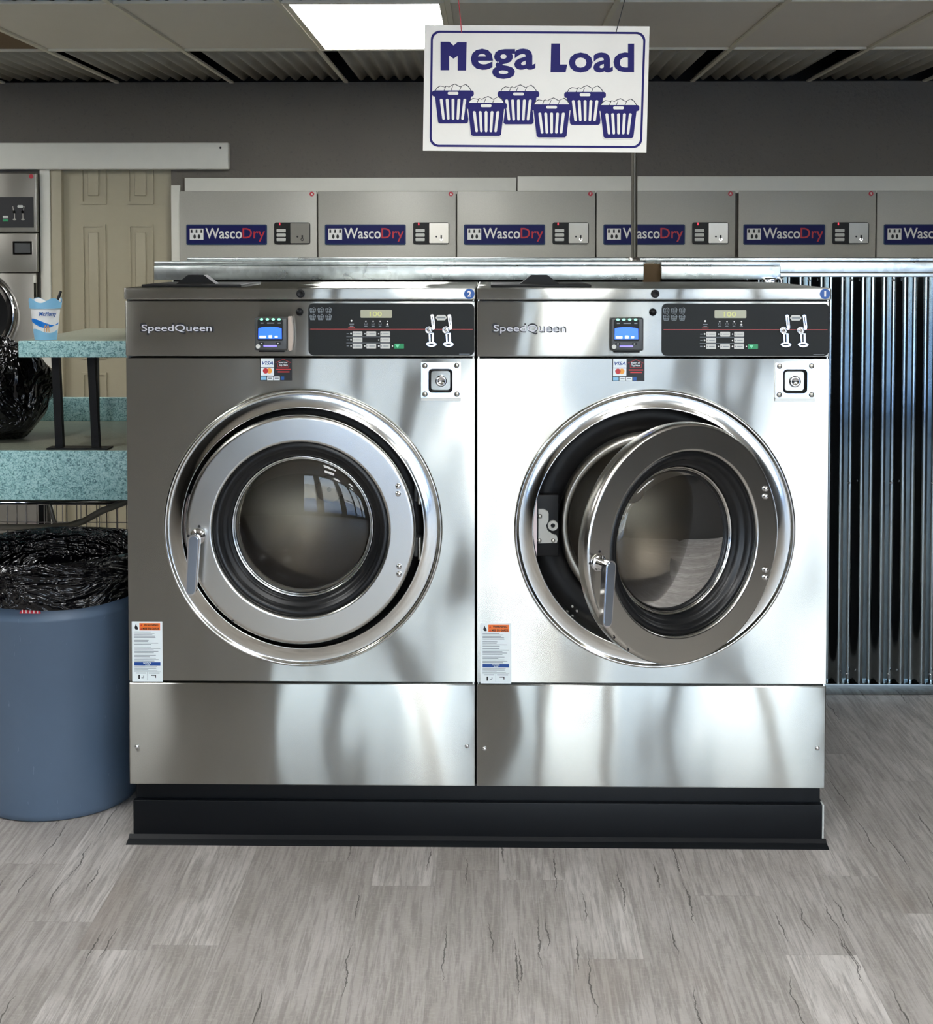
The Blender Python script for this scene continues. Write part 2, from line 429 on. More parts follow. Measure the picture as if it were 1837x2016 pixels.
    def text(s, st, x0, x1, z0, z1, y, k, depth=.0006, bold=0., shear=0.):
        """lettering fitted into the box x0..x1, z0..z1, facing -Y"""
        vs, fs = text_mesh(st, bold, shear)
        ax = min(p[0] for p in vs); bx_ = max(p[0] for p in vs); az = min(p[1] for p in vs); bz = max(p[1] for p in vs)
        fx = (x1-x0)/(bx_-ax); fz = (z1-z0)/(bz-az)
        out = [(x0+(p[0]-ax)*fx, y-depth if p[2] > 0 else y, z0+(p[1]-az)*fz) for p in vs]
        return s.add(out, fs, k)
    def build(s, name, parent=None, **props):
        me = bpy.data.meshes.new(name); me.from_pydata(s.v, [], s.f); 
        for k in s.ms: me.materials.append(M[k])
        me.polygons.foreach_set('material_index', s.mi); me.polygons.foreach_set('use_smooth', s.sm); me.update()
        o = bpy.data.objects.new(name, me); C.objects.link(o)
        if parent is not None:
            o.parent = parent
            if parent.type == 'EMPTY': o.matrix_parent_inverse = Matrix.Translation(-parent.location)
        for a, b in props.items(): o[a] = b
        return o
def rr(x0, x1, z0, z1, r, n=6):
    if x0 > x1: x0, x1 = x1, x0
    if z0 > z1: z0, z1 = z1, z0
    r = min(r, (x1-x0)/2*.999, (z1-z0)/2*.999); p = []
    for cx, cz, a0 in ((x1-r, z1-r, 0), (x0+r, z1-r, 90), (x0+r, z0+r, 180), (x1-r, z0+r, 270)):
        for i in range(n+1):
            a = radians(a0+90*i/n); p.append((cx+r*cos(a), cz+r*sin(a)))
    return p
_tc = {}
def text_mesh(st, bold, shear):
    key = (st, bold, shear)
    if key not in _tc:
        c = bpy.data.curves.new('t', 'FONT'); c.body = st; c.extrude = .05; c.offset = bold; c.shear = shear; c.resolution_u = 3
        o = bpy.data.objects.new('t', c); C.objects.link(o)
        dg = bpy.context.evaluated_depsgraph_get(); dg.update()
        me = bpy.data.meshes.new_from_object(o.evaluated_get(dg))
        _tc[key] = ([tuple(v.co) for v in me.vertices], [tuple(p.vertices) for p in me.polygons])
        bpy.data.objects.remove(o); bpy.data.curves.remove(c); bpy.data.meshes.remove(me)
    return _tc[key]
def thing(name, label, cat, loc, group=None):
    o = bpy.data.objects.new(name, None); C.objects.link(o); o.location = loc; o.empty_display_size = .1
    o['label'] = label; o['category'] = cat
    if group: o['group'] = group
    return o
def tag(o, label, cat, group=None):
    o['label'] = label; o['category'] = cat
    if group: o['group'] = group
    return o
def struct(o): o['kind'] = 'structure'; return o
def copy_tree(o, parent=None):
    c = o.copy(); C.objects.link(c)
    if parent is not None:
        c.parent = parent; c.matrix_parent_inverse = o.matrix_parent_inverse.copy()
    for ch in list(o.children): copy_tree(ch, c)
    return c
def bez(p0, p1, p2, n=12):
    return [tuple((1-t)**2*a+2*t*(1-t)*b+t*t*c for a, b, c in zip(p0, p1, p2)) for t in [i/n for i in range(n+1)]]

# ================================================================== SETTING
YW, ZC = 3.2588, 2.7046
XL, XR = -8.0, 5.3
struct(G().box(XL, XR, YF, YW+1.0, -.08, 0, 'floor').build('floor'))
g = G()
# back wall with the door opening cut out
dx0, dz = F(118, 338, YW); dx1, _ = F(337, 338, YW)
DZ = 2.30
g.box(XL, dx0, YW, YW+.14, 0, ZC, 'wall'); g.box(dx1, XR, YW, YW+.14, 0, ZC, 'wall'); g.box(dx0, dx1, YW, YW+.14, DZ, ZC, 'wall'); g.box(XL, XR, YW+.06, YW+.14, ZC, ZC+.4, 'dark')
struct(g.build('wall_back'))
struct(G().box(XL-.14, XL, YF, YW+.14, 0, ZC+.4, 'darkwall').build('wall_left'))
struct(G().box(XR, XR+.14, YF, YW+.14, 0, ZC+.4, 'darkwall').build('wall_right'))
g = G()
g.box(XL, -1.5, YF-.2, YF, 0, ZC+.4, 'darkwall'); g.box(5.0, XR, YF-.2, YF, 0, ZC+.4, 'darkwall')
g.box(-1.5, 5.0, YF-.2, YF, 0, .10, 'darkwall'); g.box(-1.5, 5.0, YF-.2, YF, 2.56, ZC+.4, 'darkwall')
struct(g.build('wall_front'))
mull = [-1.5, -.72, .62, 1.95, 3.45, 5.0]; MW = [.06, .17, .20, .12, .16, .06]
for n, (a, b) in enumerate(zip(mull[:-1], mull[1:])):
    g = G(); fr = .055
    fr = .055; fa, fb = MW[n], MW[n+1]
    g.box(a, a+fa, YF-.12, YF-.02, .10, 2.56, 'black'); g.box(b-fb, b, YF-.12, YF-.02, .10, 2.56, 'black')
    g.box(a+fa, b-fb, YF-.12, YF-.02, .10, .10+fr, 'black'); g.box(a+fa, b-fb, YF-.12, YF-.02, 2.56-fr, 2.56, 'black')
    if n == 2: g.box(a+fa, b-fb, YF-.11, YF-.03, 1.02, 1.07, 'black')
    w = struct(g.build('window_%d' % (n+1)))
    G().box(a+fa, b-fb, YF-.075, YF-.069, .155, 2.505, 'pane').build('pane', w)

# ceiling: slab above, tile grid below
c = struct(G().box(XL, XR, YF, YW+.14, ZC+.22, ZC+.40, 'dark').build('ceiling'))
XG = -.1134; PX = .61; ROWS = [YW, YW-1.185, YW-2.37, YW-3.56, YW-4.75, YW-5.94, YW-7.13, YW-8.32, YW-9.51, YF]
ks = list(range(-13, 9))
gaps = {-2: .05, -1: .05, 2: -.075, 3: -.075, 4: -.06}
lightcells = {(-1, 1), (0, 4), (3, 4), (0, 6), (3, 6), (1, 8), (4, 8), (7, 1), (-6, 1), (-9, 1), (-4, 3)}  # all but the cell behind the sign are added fill panels, unseen
def corr_sheet(x0, x1, y0, y1):
    g = G(); pit = .0695; n = int((x1-x0)/pit*10); vs = []; fs = []
    for i in range(n+1):
        x = x0+(x1-x0)*i/n; z = ZC+.020+.013*sin(2*pi*x/pit)
        vs += [(x, y0, z), (x, y1, z), (x, y1, z+.003), (x, y0, z+.003)]
    for i in range(n):
        a = i*4; b = a+4
        fs += [(a, b, b+1, a+1), (a+3, a+2, b+2, b+3), (a+1, b+1, b+2, a+2), (a, a+3, b+3, b)]
    g.add(vs, fs, 'ceilcorr', True); return g
light_proto = None; lights = []
for r in range(len(ROWS)-1):
    y1, y0 = ROWS[r], ROWS[r+1]
    for k in ks:
        x0 = max(XG+PX*k, XL); x1 = min(XG+PX*(k+1), XR)
        if x1-x0 < .05: continue
        if (k, r) in lightcells: lights.append((x0, x1, y0, y1)); continue
        if r in (0, 2):
            a = x0+.012+max(gaps.get(k, 0), 0); b = x1-.012+min(gaps.get(k+1, 0), 0)
            corr_sheet(a, b, y0+.01, y1-.002).build('corrugated_panel', c)
        else:
            m = 'wood' if (r == 1 and k == -4) else 'tile'
            G().box(x0+.004, x1-.004, y0+.004, y1-.004, ZC+.006, ZC+.02, m).build('ceiling_tile', c)
g = G()
for y in ROWS[1:-1]: g.box(XL, XR, y-.010, y+.010, ZC-.004, ZC+.006, 'grid')
g.build('cross_grid', c)
g = G()
for k in ks[1:]: g.box(XG+PX*k-.010, XG+PX*k+.010, YF, YW, ZC-.005, ZC+.005, 'grid')
g.build('ceiling_grid', c)
lights.sort(key=lambda q: (-q[2], q[0]))
lab = ['glowing rectangular ceiling light panel behind the blue and white hanging sign'] + ['glowing rectangular ceiling light panel, one of those set farther from the hanging sign']*20
for (x0, x1, y0, y1), lb in zip(lights, lab):
    t = thing('ceiling_light', lb, 'ceiling light', ((x0+x1)/2, (y0+y1)/2, ZC), 'fluorescent ceiling panels')
    xa, xb = x0+.012, x1-.012
    if light_proto is None: xa, xb = x0+.014, x1-.03
    g = G(); g.box(xa, xa+.02, y0+.01, y1-.01, ZC-.002, ZC+.03, 'grid'); g.box(xb-.02, xb, y0+.01, y1-.01, ZC-.002, ZC+.03, 'grid')
    g.box(xa+.02, xb-.02, y0+.01, y0+.03, ZC-.002, ZC+.03, 'grid'); g.box(xa+.02, xb-.02, y1-.03, y1-.01, ZC-.002, ZC+.03, 'grid'); g.box(xa, xb, y0+.01, y1-.01, ZC+.03, ZC+.05, 'grid')
    g.build('frame', t)
    G().box(xa+.02, xb-.02, y0+.03, y1-.03, ZC+.002, ZC+.012, 'diffuser').build('diffuser', t)
    light_proto = t

# back door, casing
g = G()
g.box(dx0, dx1, YW+.03, YW+.07, .01, DZ, 'cream')
dr = struct(g.build('door_1'))
def doorpanel(u0, u1, v0, v1, z0=None, z1=None):
    x0, zt = F(u0, v0, YW+.03); x1, zb = F(u1, v1, YW+.03)
    if z0 is not None: zb = z0
    if z1 is not None: zt = z1
    g = G()
    for d, y0, y1 in ((0, -.008, .004),):
        o = rr(x0, x1, zb, zt, .002, 1); i = rr(x0+.014, x1-.014, zb+.014, zt-.014, .002, 1)
        g.ringpr(o, i, YW+.03-.009, YW+.031, 'cream')
    g.box(x0+.04, x1-.04, YW+.021, YW+.031, zb+.045, zt-.045, 'cream', .006)
    g.build('raised_panel', dr)
for (u0, u1) in ((158, 210), (250, 303)):
    doorpanel(u0, u1, 300, 402); doorpanel(u0+2, u1+1, 441, 706); doorpanel(u0+3, u1+2, 733, 900, z0=.2)
g = G()
ca, _ = F(80, 338, YW); g.box(ca, ca+.055, YW-.022, YW, 0, DZ+.05, 'paint', .004); g.box(ca+.055, dx0+.01, YW-.012, YW+.05, 0, DZ+.02, 'cream', .003)
struct(g.build('trim_3'))
g = G(); cb, zt_ = F(338, 365, YW); cc, _ = F(358, 365, YW)
g.box(cb, cc-.004, YW-.022, YW, 0, zt_, 'paint', .004)
struct(g.build('trim_4'))
# white board above
x0, z1 = F(-60, 281, YW-.05); x1, z0 = F(450, 333, YW-.05)
g = G(); g.box(x0-.6, x1, YW-.05, YW, z0, z1, 'paint', .006); hx, hz = F(434, 291, YW-.05)
g.disc(hx, hz, .006, YW-.0505, YW-.049, 'dark', 10)
struct(g.build('trim_1'))
# header boards above the dryers
YD = YW-.03
for n, (a, b, t0, t1) in enumerate(((363, 1017, 350, 378), (1019, 1990, 347, 376))):
    x0, z1 = F(a, t0, YD); x1, z0 = F(b, t1, YD)
    struct(G().box(x0, x1, YD+.004, YW, z0-.01, z1, 'paint', .003).build('trim_%d' % (5+n)))

# ================================================================== DRYERS IN THE BACK WALL
bx0 = F(352, 430, YD)[0]; bxe = F(1725, 430, YD)[0]; DW = (bxe-bx0)/5
dtop = F(900, 376, YD)[1]
def dryer(i):
    x0 = bx0+DW*i; x1 = x0+DW
    labs = ['grey wall dryer with blue nameplate, next to the cream door', 'grey wall dryer with blue nameplate, second along from the cream door', 'grey wall dryer with blue nameplate, below the seam of the white header board',
            'grey wall dryer whose blue nameplate the thin metal pole crosses', 'grey wall dryer just past the black gap in the dryer row', 'grey wall dryer with its nameplate cut off by the picture edge']
    t = thing('wall_dryer', labs[i], 'dryer', ((x0+x1)/2, YD, 0), 'row of grey wall dryers')
    gl = .0045 if i != 4 else .016
    G().box(x0+gl, x1-.002, YD, YD+.028, .05, dtop, 'dryer', .003).build('cabinet_front', t)
    # measured on the first dryer, repeated at the same spacing
    def Q(u, v): 
        x, z = F(u, v, YD); return x-bx0+x0, z
    a, zt = Q(367, 442); b, zb = Q(526, 482)
    g = G(); g.rrect(a, b, zb, zt, .008, YD-.005, YD, 'bluerim'); g.rrect(a+.006, b-.006, zb+.006, zt-.006, .005, YD-.0058, YD-.004, 'blue')
    np_ = g.build('nameplate', t)
    y = YD-.0058
    xa, za = Q(374, 450); xb, zb2 = Q(401, 472)
    g = G(); g.rrect(xa, xb, zb2, za, .001, y-.001, y, 'white')
    w = (xb-xa); h = (za-zb2)
    for q, up in ((.14, 1), (.36, 0), (.5, 1), (.68, 0), (.86, 1)):
        cx = xa+w*q
        if up: g.prism([(cx-w*.06, za-h*.10), (cx+w*.06, za-h*.10), (cx+w*.07, za-h*.40), (cx-w*.07, za-h*.40)], y-.0018, y-.001, 'ink')
        else: g.disc(cx, zb2+h*.28, w*.095, y-.0018, y-.001, 'ink', 12, h*.20)
    g.build('emblem', np_)
    xa, za = Q(405, 449); xb, zb2 = Q(477, 470)
    G().text('Wasco', xa, xb, zb2, za, y, 'white', .0012, .012).build('lettering', np_)
    xa, za = Q(478, 449); xb, zb2 = Q(522, 476)
    G().text('Dry', xa, xb, zb2, za, y, 'red', .0012, .004).build('lettering', np_)
    a, zt = Q(540, 438); b, zb = Q(611, 481)
    cp = G().rrect(a, b, zb, zt, .012, YD-.006, YD, 'black').build('control_panel', t)
    m0, _ = Q(572, 440)
    G().rrect(m0, b-.004, zb+.006, zt-.004, .004, YD-.008, YD-.005, 'dull_steel').build('coin_plate', cp)
    for n in range(3):
        ua, va = Q(545, 451+n*8.6); ub, vb = Q(563, 457.5+n*8.6)
        G().rrect(ua, ub, vb, va, .004, YD-.009, YD-.006, 'btn').build('button', cp)
    g = G(); p1, q1 = Q(586, 466); g.disc(p1, q1, .005, YD-.0095, YD-.008, 'ink', 10)
    p1, q1 = Q(594, 463); p2, q2 = Q(597, 470); g.box(p1, p2, YD-.0095, YD-.008, q2, q1, 'ink')
    g.ringpr([(p1+.004+.008*cos(a_), q2-.004+.008*sin(a_)) for a_ in [i_*pi/8 for i_ in range(16)]], [(p1+.004+.005*cos(a_), q2-.004+.005*sin(a_)) for a_ in [i_*pi/8 for i_ in range(16)]], YD-.0095, YD-.008, 'chrome')
    g.build('coin_slot', cp)
    p1, q1 = Q(550, 442)
    G().box(p1, p1+.006, YD-.0066, YD-.006, q1-.004, q1+.009, 'redled').build('indicator', cp)
    p1, q1 = Q(614, 382)
    ns = G().disc(p1, q1, .0125, YD-.001, YD, 'red', 20).build('number_sticker', t)
    G().text(['4', '6', '7', '8', '9', '0'][i], p1-.005, p1+.005, q1-.007, q1+.007, YD-.001, 'white', .0004, .01).build('numeral', ns)
M['redled'] = mat('red_led', (230, 40, 60), .4, emit=(235, 40, 60), es=.8)
for i in range(6): dryer(i)

# steel dryer at the picture's edge, beyond the shelf
x1, zt = F(75, 341, YD); x0 = x1-.80
t = thing('tumble_dryer', 'stainless steel tumble dryer with round door, beside the cream door casing', 'dryer', ((x0+x1)/2, YD, 0))
zc1 = F(40, 459, YD)[1]; zc2 = F(40, 536, YD)[1]
G().box(x0, x1, YD-.03, YD+.02, zc1+.004, zt, 'dull_steel', .006).build('control_fascia', t)
cx0 = x1-.62
g = G(); a, za = F(66, 388, YD-.03); b, zb = F(10, 448, YD-.03)
g.box(cx0, a, YD-.034, YD-.03, zb, za, 'ink')
cpn = g.build('control_panel', t)
for u in (28.5, 45):
    g = G(); p, q = F(u, 417, YD-.034); g.disc(p, q, .0075, YD-.04, YD-.034, 'chrome', 14)
    s = 1 if u > 40 else -1
    g.tube([(p+s*.004, YD-.036, q+.004), (p+s*.008, YD-.036, q+.03)], .0026, 'dull_steel', 6); g.box(p-.002, p+.002, YD-.036, YD-.034, q-.04, q-.006, 'dull_steel'); g.disc(p, q-.04, .010, YD-.0355, YD-.034, 'dull_steel', 12, .004)
    g.build('coin_slot', cpn)
p, q = F(40, 406.5, YD-.034); G().rrect(p-.015, p+.015, q-.007, q+.007, .006, YD-.036, YD-.034, 'btn').build('price_label', cpn)
p, q = F(11, 427, YD-.034); G().rrect(p-.014, p+.014, q-.007, q+.006, .003, YD-.037, YD-.034, 'btn').build('button', cpn)
p, q = F(11, 433.5, YD-.034); G().rrect(p-.014, p+.014, q-.007, q+.006, .003, YD-.037, YD-.034, 'greenbtn').build('button', cpn)
G().box(x0, x1-.002, YD-.028, YD+.02, zc2, zc1, 'dull_steel', .005).build('coin_box_panel', t)
a, za = F(26, 475, YD-.028); b, zb = F(64, 501, YD-.028)
cb_ = G().ringpr(rr(a, b, zb, za, .003), rr(a+.009, b-.009, zb+.009, za-.009, .002), YD-.036, YD-.028, 'chrome').build('coin_box', t)
G().box(a+.009, b-.009, YD-.031, YD-.028, zb+.009, za-.009, 'greyplastic').build('coin_box_door', cb_)
G().box(x0, x1-.012, YD-.020, YD+.02, .05, zc2-.004, 'dull_steel', .004).build('front_panel', t)
rx, rz = F(36, 604, YD-.03); R = .24
dd = G().lathe_y(rx-R, rz-.04, [(R-.05, YD-.05), (R-.03, YD-.062), (R-.01, YD-.06), (R, YD-.045), (R, YD-.02)], 'chrome').build('dryer_door', t)
G().lathe_y(rx-R, rz-.04, [(0.0001, YD-.035), (R-.10, YD-.04), (R-.05, YD-.05)], 'gasket').build('door_glass', dd)
p, q = F(73, 546, YD); G().box(p-.012, p+.004, YD-.034, YD-.020, q-.03, q+.012, 'paint', .003).box(p-.008, p, YD-.03, YD-.02, q-.11, q-.03, 'chrome').build('hinge', t)
p, q = F(65, 348, YD); G().disc(p, q, .012, YD-.0315, YD-.03, 'red', 18).build('number_sticker', t)

# ================================================================== CORRUGATED PARTITION AND METAL BULKHEAD BEHIND THE WASHERS
YP = 1.50
px0 = -1.19; px1 = 4.2
t = thing('corrugated_partition', 'half-height partition of corrugated galvanised steel under a flat metal cap', 'partition', ((px0+px1)/2, YP, 0))
zcap0 = F(1700, 545, YP)[1]; zcap1 = F(1700, 537, YP)[1]; zcap2 = F(1700, 515, YP)[1]; zcap3 = F(1700, 507, YP)[1]
zfoot = .045
pit = F(1741, 900, YP)[0]-F(1700, 900, YP)[0]
g = G(); vs = []; fs = []; n = int((px1-px0)/pit*14)
ph = F(1663, 900, YP)[0]
for i in range(n+1):
    x = px0+(px1-px0)*i/n; y = YP-.012+.0135*sin(2*pi*(x-ph)/pit)
    vs += [(x, y, zfoot-.02), (x, y, zcap0+.01)]
for i in range(n): a = i*2; fs.append((a, a+2, a+3, a+1))
g.add(vs, fs, 'corr', True); g.build('corrugated_sheet', t)
G().box(px0, px1, YP+.02, YP+.14, 0, zcap0, 'plaster').build('core', t)
G().box(px0, px1, YP-.03, YP+.018, .0, zfoot, 'corr', .003).build('base_channel', t)
g = G(); g.box(px0, px1, YP-.034, YP+.02, zcap0, zcap1, 'galv', .002); g.build('trim_strip', t)
g = G(); g.box(px0, px1, YP-.044, YP+.16, zcap1+.0015, zcap2, 'galv', .003); g.build('cap', t)
G().box(px0, px1, YP-.03, YP+.15, zcap2+.0015, zcap3, 'galv', .003).build('cap_lip', t)
for vv, hasbig in ((551, True), (948, False), (1322, False)):
    for k in range(-1, 6):
        x = F(1671, 600, YP)[0]+pit*2*k
        if x > px1: continue
        z = F(1700, vv, YP)[1]
        g = G(); r = .0065 if hasbig else .0055
        g.lathe_y(x, z, [(r, YP-.028), (r, YP-.034), (r*.7, YP-.038), (.0001, YP-.039)], 'chrome', 12); g.build('screw', t)

YB = .92
bx_l = F(303, 530, YB)[0]; bgap0, bgap1, bx_r = F(1268, 530, YB)[0], F(1302, 530, YB)[0], F(1537, 530, YB)[0]
t = thing('metal_bulkhead', 'long low galvanised sheet-metal box top running behind both washers, split by a dark gap', 'metal box', ((bx_l+bx_r)/2, YB, 0))
def bh(a, b, name, va, vm, vb):
    z2 = F(900, va, YB)[1]; z1 = F(900, vm, YB)[1]; z0 = F(900, vb, YB)[1]
    g = G(); g.box(a, b, YB, YP-.05, z0, z1, 'galv', .002); p = g.build(name, t)
    G().box(a, b, YB+.006, YP-.06, z1+.0012, z2, 'galv', .002).build('folded_edge', p)
xs_ = F(433, 530, YB)[0]
bh(bx_l, bgap0, 'metal_cover', 515, 524, 551.5)
bh(bgap1, bx_r, 'metal_cover', 515, 524, 550)
zz = F(900, 518, YB)[1]
G().box(bgap0, bgap1, YB+.03, YP-.06, 1.55, zz-.005, 'wood').build('bare_framing', t)
G().box(bx_l+.06, bx_r-.10, YB+.05, YP-.06, .0, F(900, 552, YB)[1], 'dark').build('service_chase', t)  # black block stands in for the shade in the gap under the covers
g = G(); p, q = F(1502, 553, YB); g.box(p, p+.045, YB-.02, YB+.02, q-.03, q+.012, 'chrome', .006); g.box(p+.058, p+.07, YB-.02, YB+.02, q-.03, q+.012, 'chrome', .005); g.build('shiny_bracket', t)

# pole
YPo = YP-.10+.06
xp, zp = F(1249, 512, YPo)
t = thing('metal_pole', 'thin metal pole rising from the partition cap to the ceiling behind the sign', 'pole', (xp, YPo, zp))
g = G(); g.tube([(xp, YPo, F(900, 512, YPo)[1]-.02), (xp-.004, YPo, ZC)], .0125, 'conduit', 16); g.build('tube', t)
G().lathe_z(xp, YPo, [(.0126, zp+.012), (.022, zp+.008), (.024, zp-.002)], 'dull_steel', 20).build('collar', t)

# ================================================================== HANGING SIGN
YS = -.45
t = thing('hanging_sign', 'white sign lettered Mega Load with six navy laundry baskets, hung on strings', 'sign', (*F(1055, 175, YS)[:1], YS, F(1055, 300, YS)[1]))
def Z3(a, b): return F(800+a/3.5327, 20+b/3.5327, YS)
corners = [Z3(128, 103), Z3(1692, 113), Z3(1670, 990), Z3(115, 977)]
board = G().prism(corners, YS, YS+.006, 'signwhite').build('sign_board', t)
M['signwhite'] = mat('sign_white', (226, 223, 214), .45)
board.data.materials[0] = M['signwhite']
def sp(pts, lay, k, gg):
    return gg.prism([Z3(*p) for p in pts], YS-.0004*lay-.0004, YS, k)
def rr3(x0, x1, y0, y1, r, n=5): return [(p[0], p[1]) for p in rr(x0, x1, y0, y1, r, n)]
g = G()
o = []; inn = []
def warp(x, y):   # the border follows the board's slight skew
    return (x+(550-y)*.022-( .006*(x-900)*(y-550)/440), y+(x-900)*.0065)
o = [Z3(*warp(*p)) for p in rr3(166, 1652, 147, 955, 62, 8)]; inn = [Z3(*warp(*p)) for p in rr3(181, 1637, 162, 940, 52, 8)]
g.ringpr(o, inn, YS-.0008, YS, 'navy'); g.build('printed_border', board)
def tx(st, x0, x1, y0, y1, bold):
    a, zt = Z3(x0, y0); b, zb = Z3(x1, y1)
    return G().text(st, a, b, zb, zt, YS, 'navy', .0008, bold)
for pts in ([(238, 220), (300, 220), (328, 246), (357, 222), (420, 222), (416, 420), (357, 420), (357, 318), (328, 338), (298, 316), (298, 418), (238, 418)],
            [(1008, 232), (1070, 232), (1070, 378), (1120, 378), (1108, 432), (1003, 432)]):
    g = G(); g.prism([Z3(*p) for p in pts], YS-.0008, YS, 'navy'); g.build('lettering', board)
tx('ega', 448, 898, 268, 478, .024).build('lettering', board)
tx('oad', 1130, 1584, 234, 434, .024).build('lettering', board)
def basket(cx, cy, lay):
    g = G(); L = lay
    # clothes
    heap = [(-122, -22), (-112, -38), (-92, -50), (-70, -46), (-60, -42), (-45, -50), (-30, -42), (-12, -54), (14, -64), (36, -52), (50, -44), (68, -52), (88, -62), (110, -46), (124, -24)]
    sp([(cx+x, cy+y) for x, y in heap]+[(cx+128, cy-14), (cx-128, cy-14)], L, 'ink', g)
    inn = [(x*.965, y*.93+1.5) for x, y in heap]
    sp([(cx+x, cy+y) for x, y in inn]+[(cx+122, cy-14), (cx-122, cy-14)], L+1, 'signwhite', g)
    for a in (-62, -14, 46):
        sp([(cx+a-3, cy-16), (cx+a+2, cy-16), (cx+a+14, cy-46), (cx+a+10, cy-47)], L+2, 'ink', g)
    # white keyline, rim, body
    body = [(-128, 5), (128, 5), (104, 205), (92, 214), (-92, 214), (-104, 205)]
    sp([(cx+x*1.05, cy+y*1.03) for x, y in body], L+.5, 'signwhite', g)
    sp([(cx+x, cy+y) for x, y in body], L+3, 'navy', g)
    sp([(cx+x, cy+y) for x, y in rr3(-145, 145, -16, 26, 16)], L+3.5, 'navy', g)
    sp([(cx+x, cy+y) for x, y in rr3(-37, 37, -6, 14, 9)], L+5, 'signwhite', g)
    for q in range(5):
        xt = -82+q*41; xb = -66+q*33; xx = (xt+xb)/2
        pts = [(-10+xt, 48), (-5+xt, 42), (5+xt, 42), (10+xt, 48), (9+xb, 180), (5+xb, 187), (-5+xb, 187), (-9+xb, 180)]
        sp([(cx+x, cy+y) for x, y in pts], L+5, 'signwhite', g)
    g.build('printed_basket', board)
for i, (x, y) in enumerate(((325, 575), (780, 580), (1243, 585), (555, 662), (1010, 672), (1475, 677))):
    basket(x, y, 0 if i < 3 else 6)
for (a, b, col) in (((385, 155), (370, 0), 'red'), ((1457, 160), (1500, 0), 'ink')):
    p = Z3(*a); q = Z3(*b); dxs = (q[0]-p[0])/(q[1]-p[1])
    top = (p[0]+dxs*(ZC-p[1]), ZC)
    G().tube([(p[0], YS-.003, p[1]), (top[0], YS-.001, top[1])], .0013, col, 6).build('string', t)

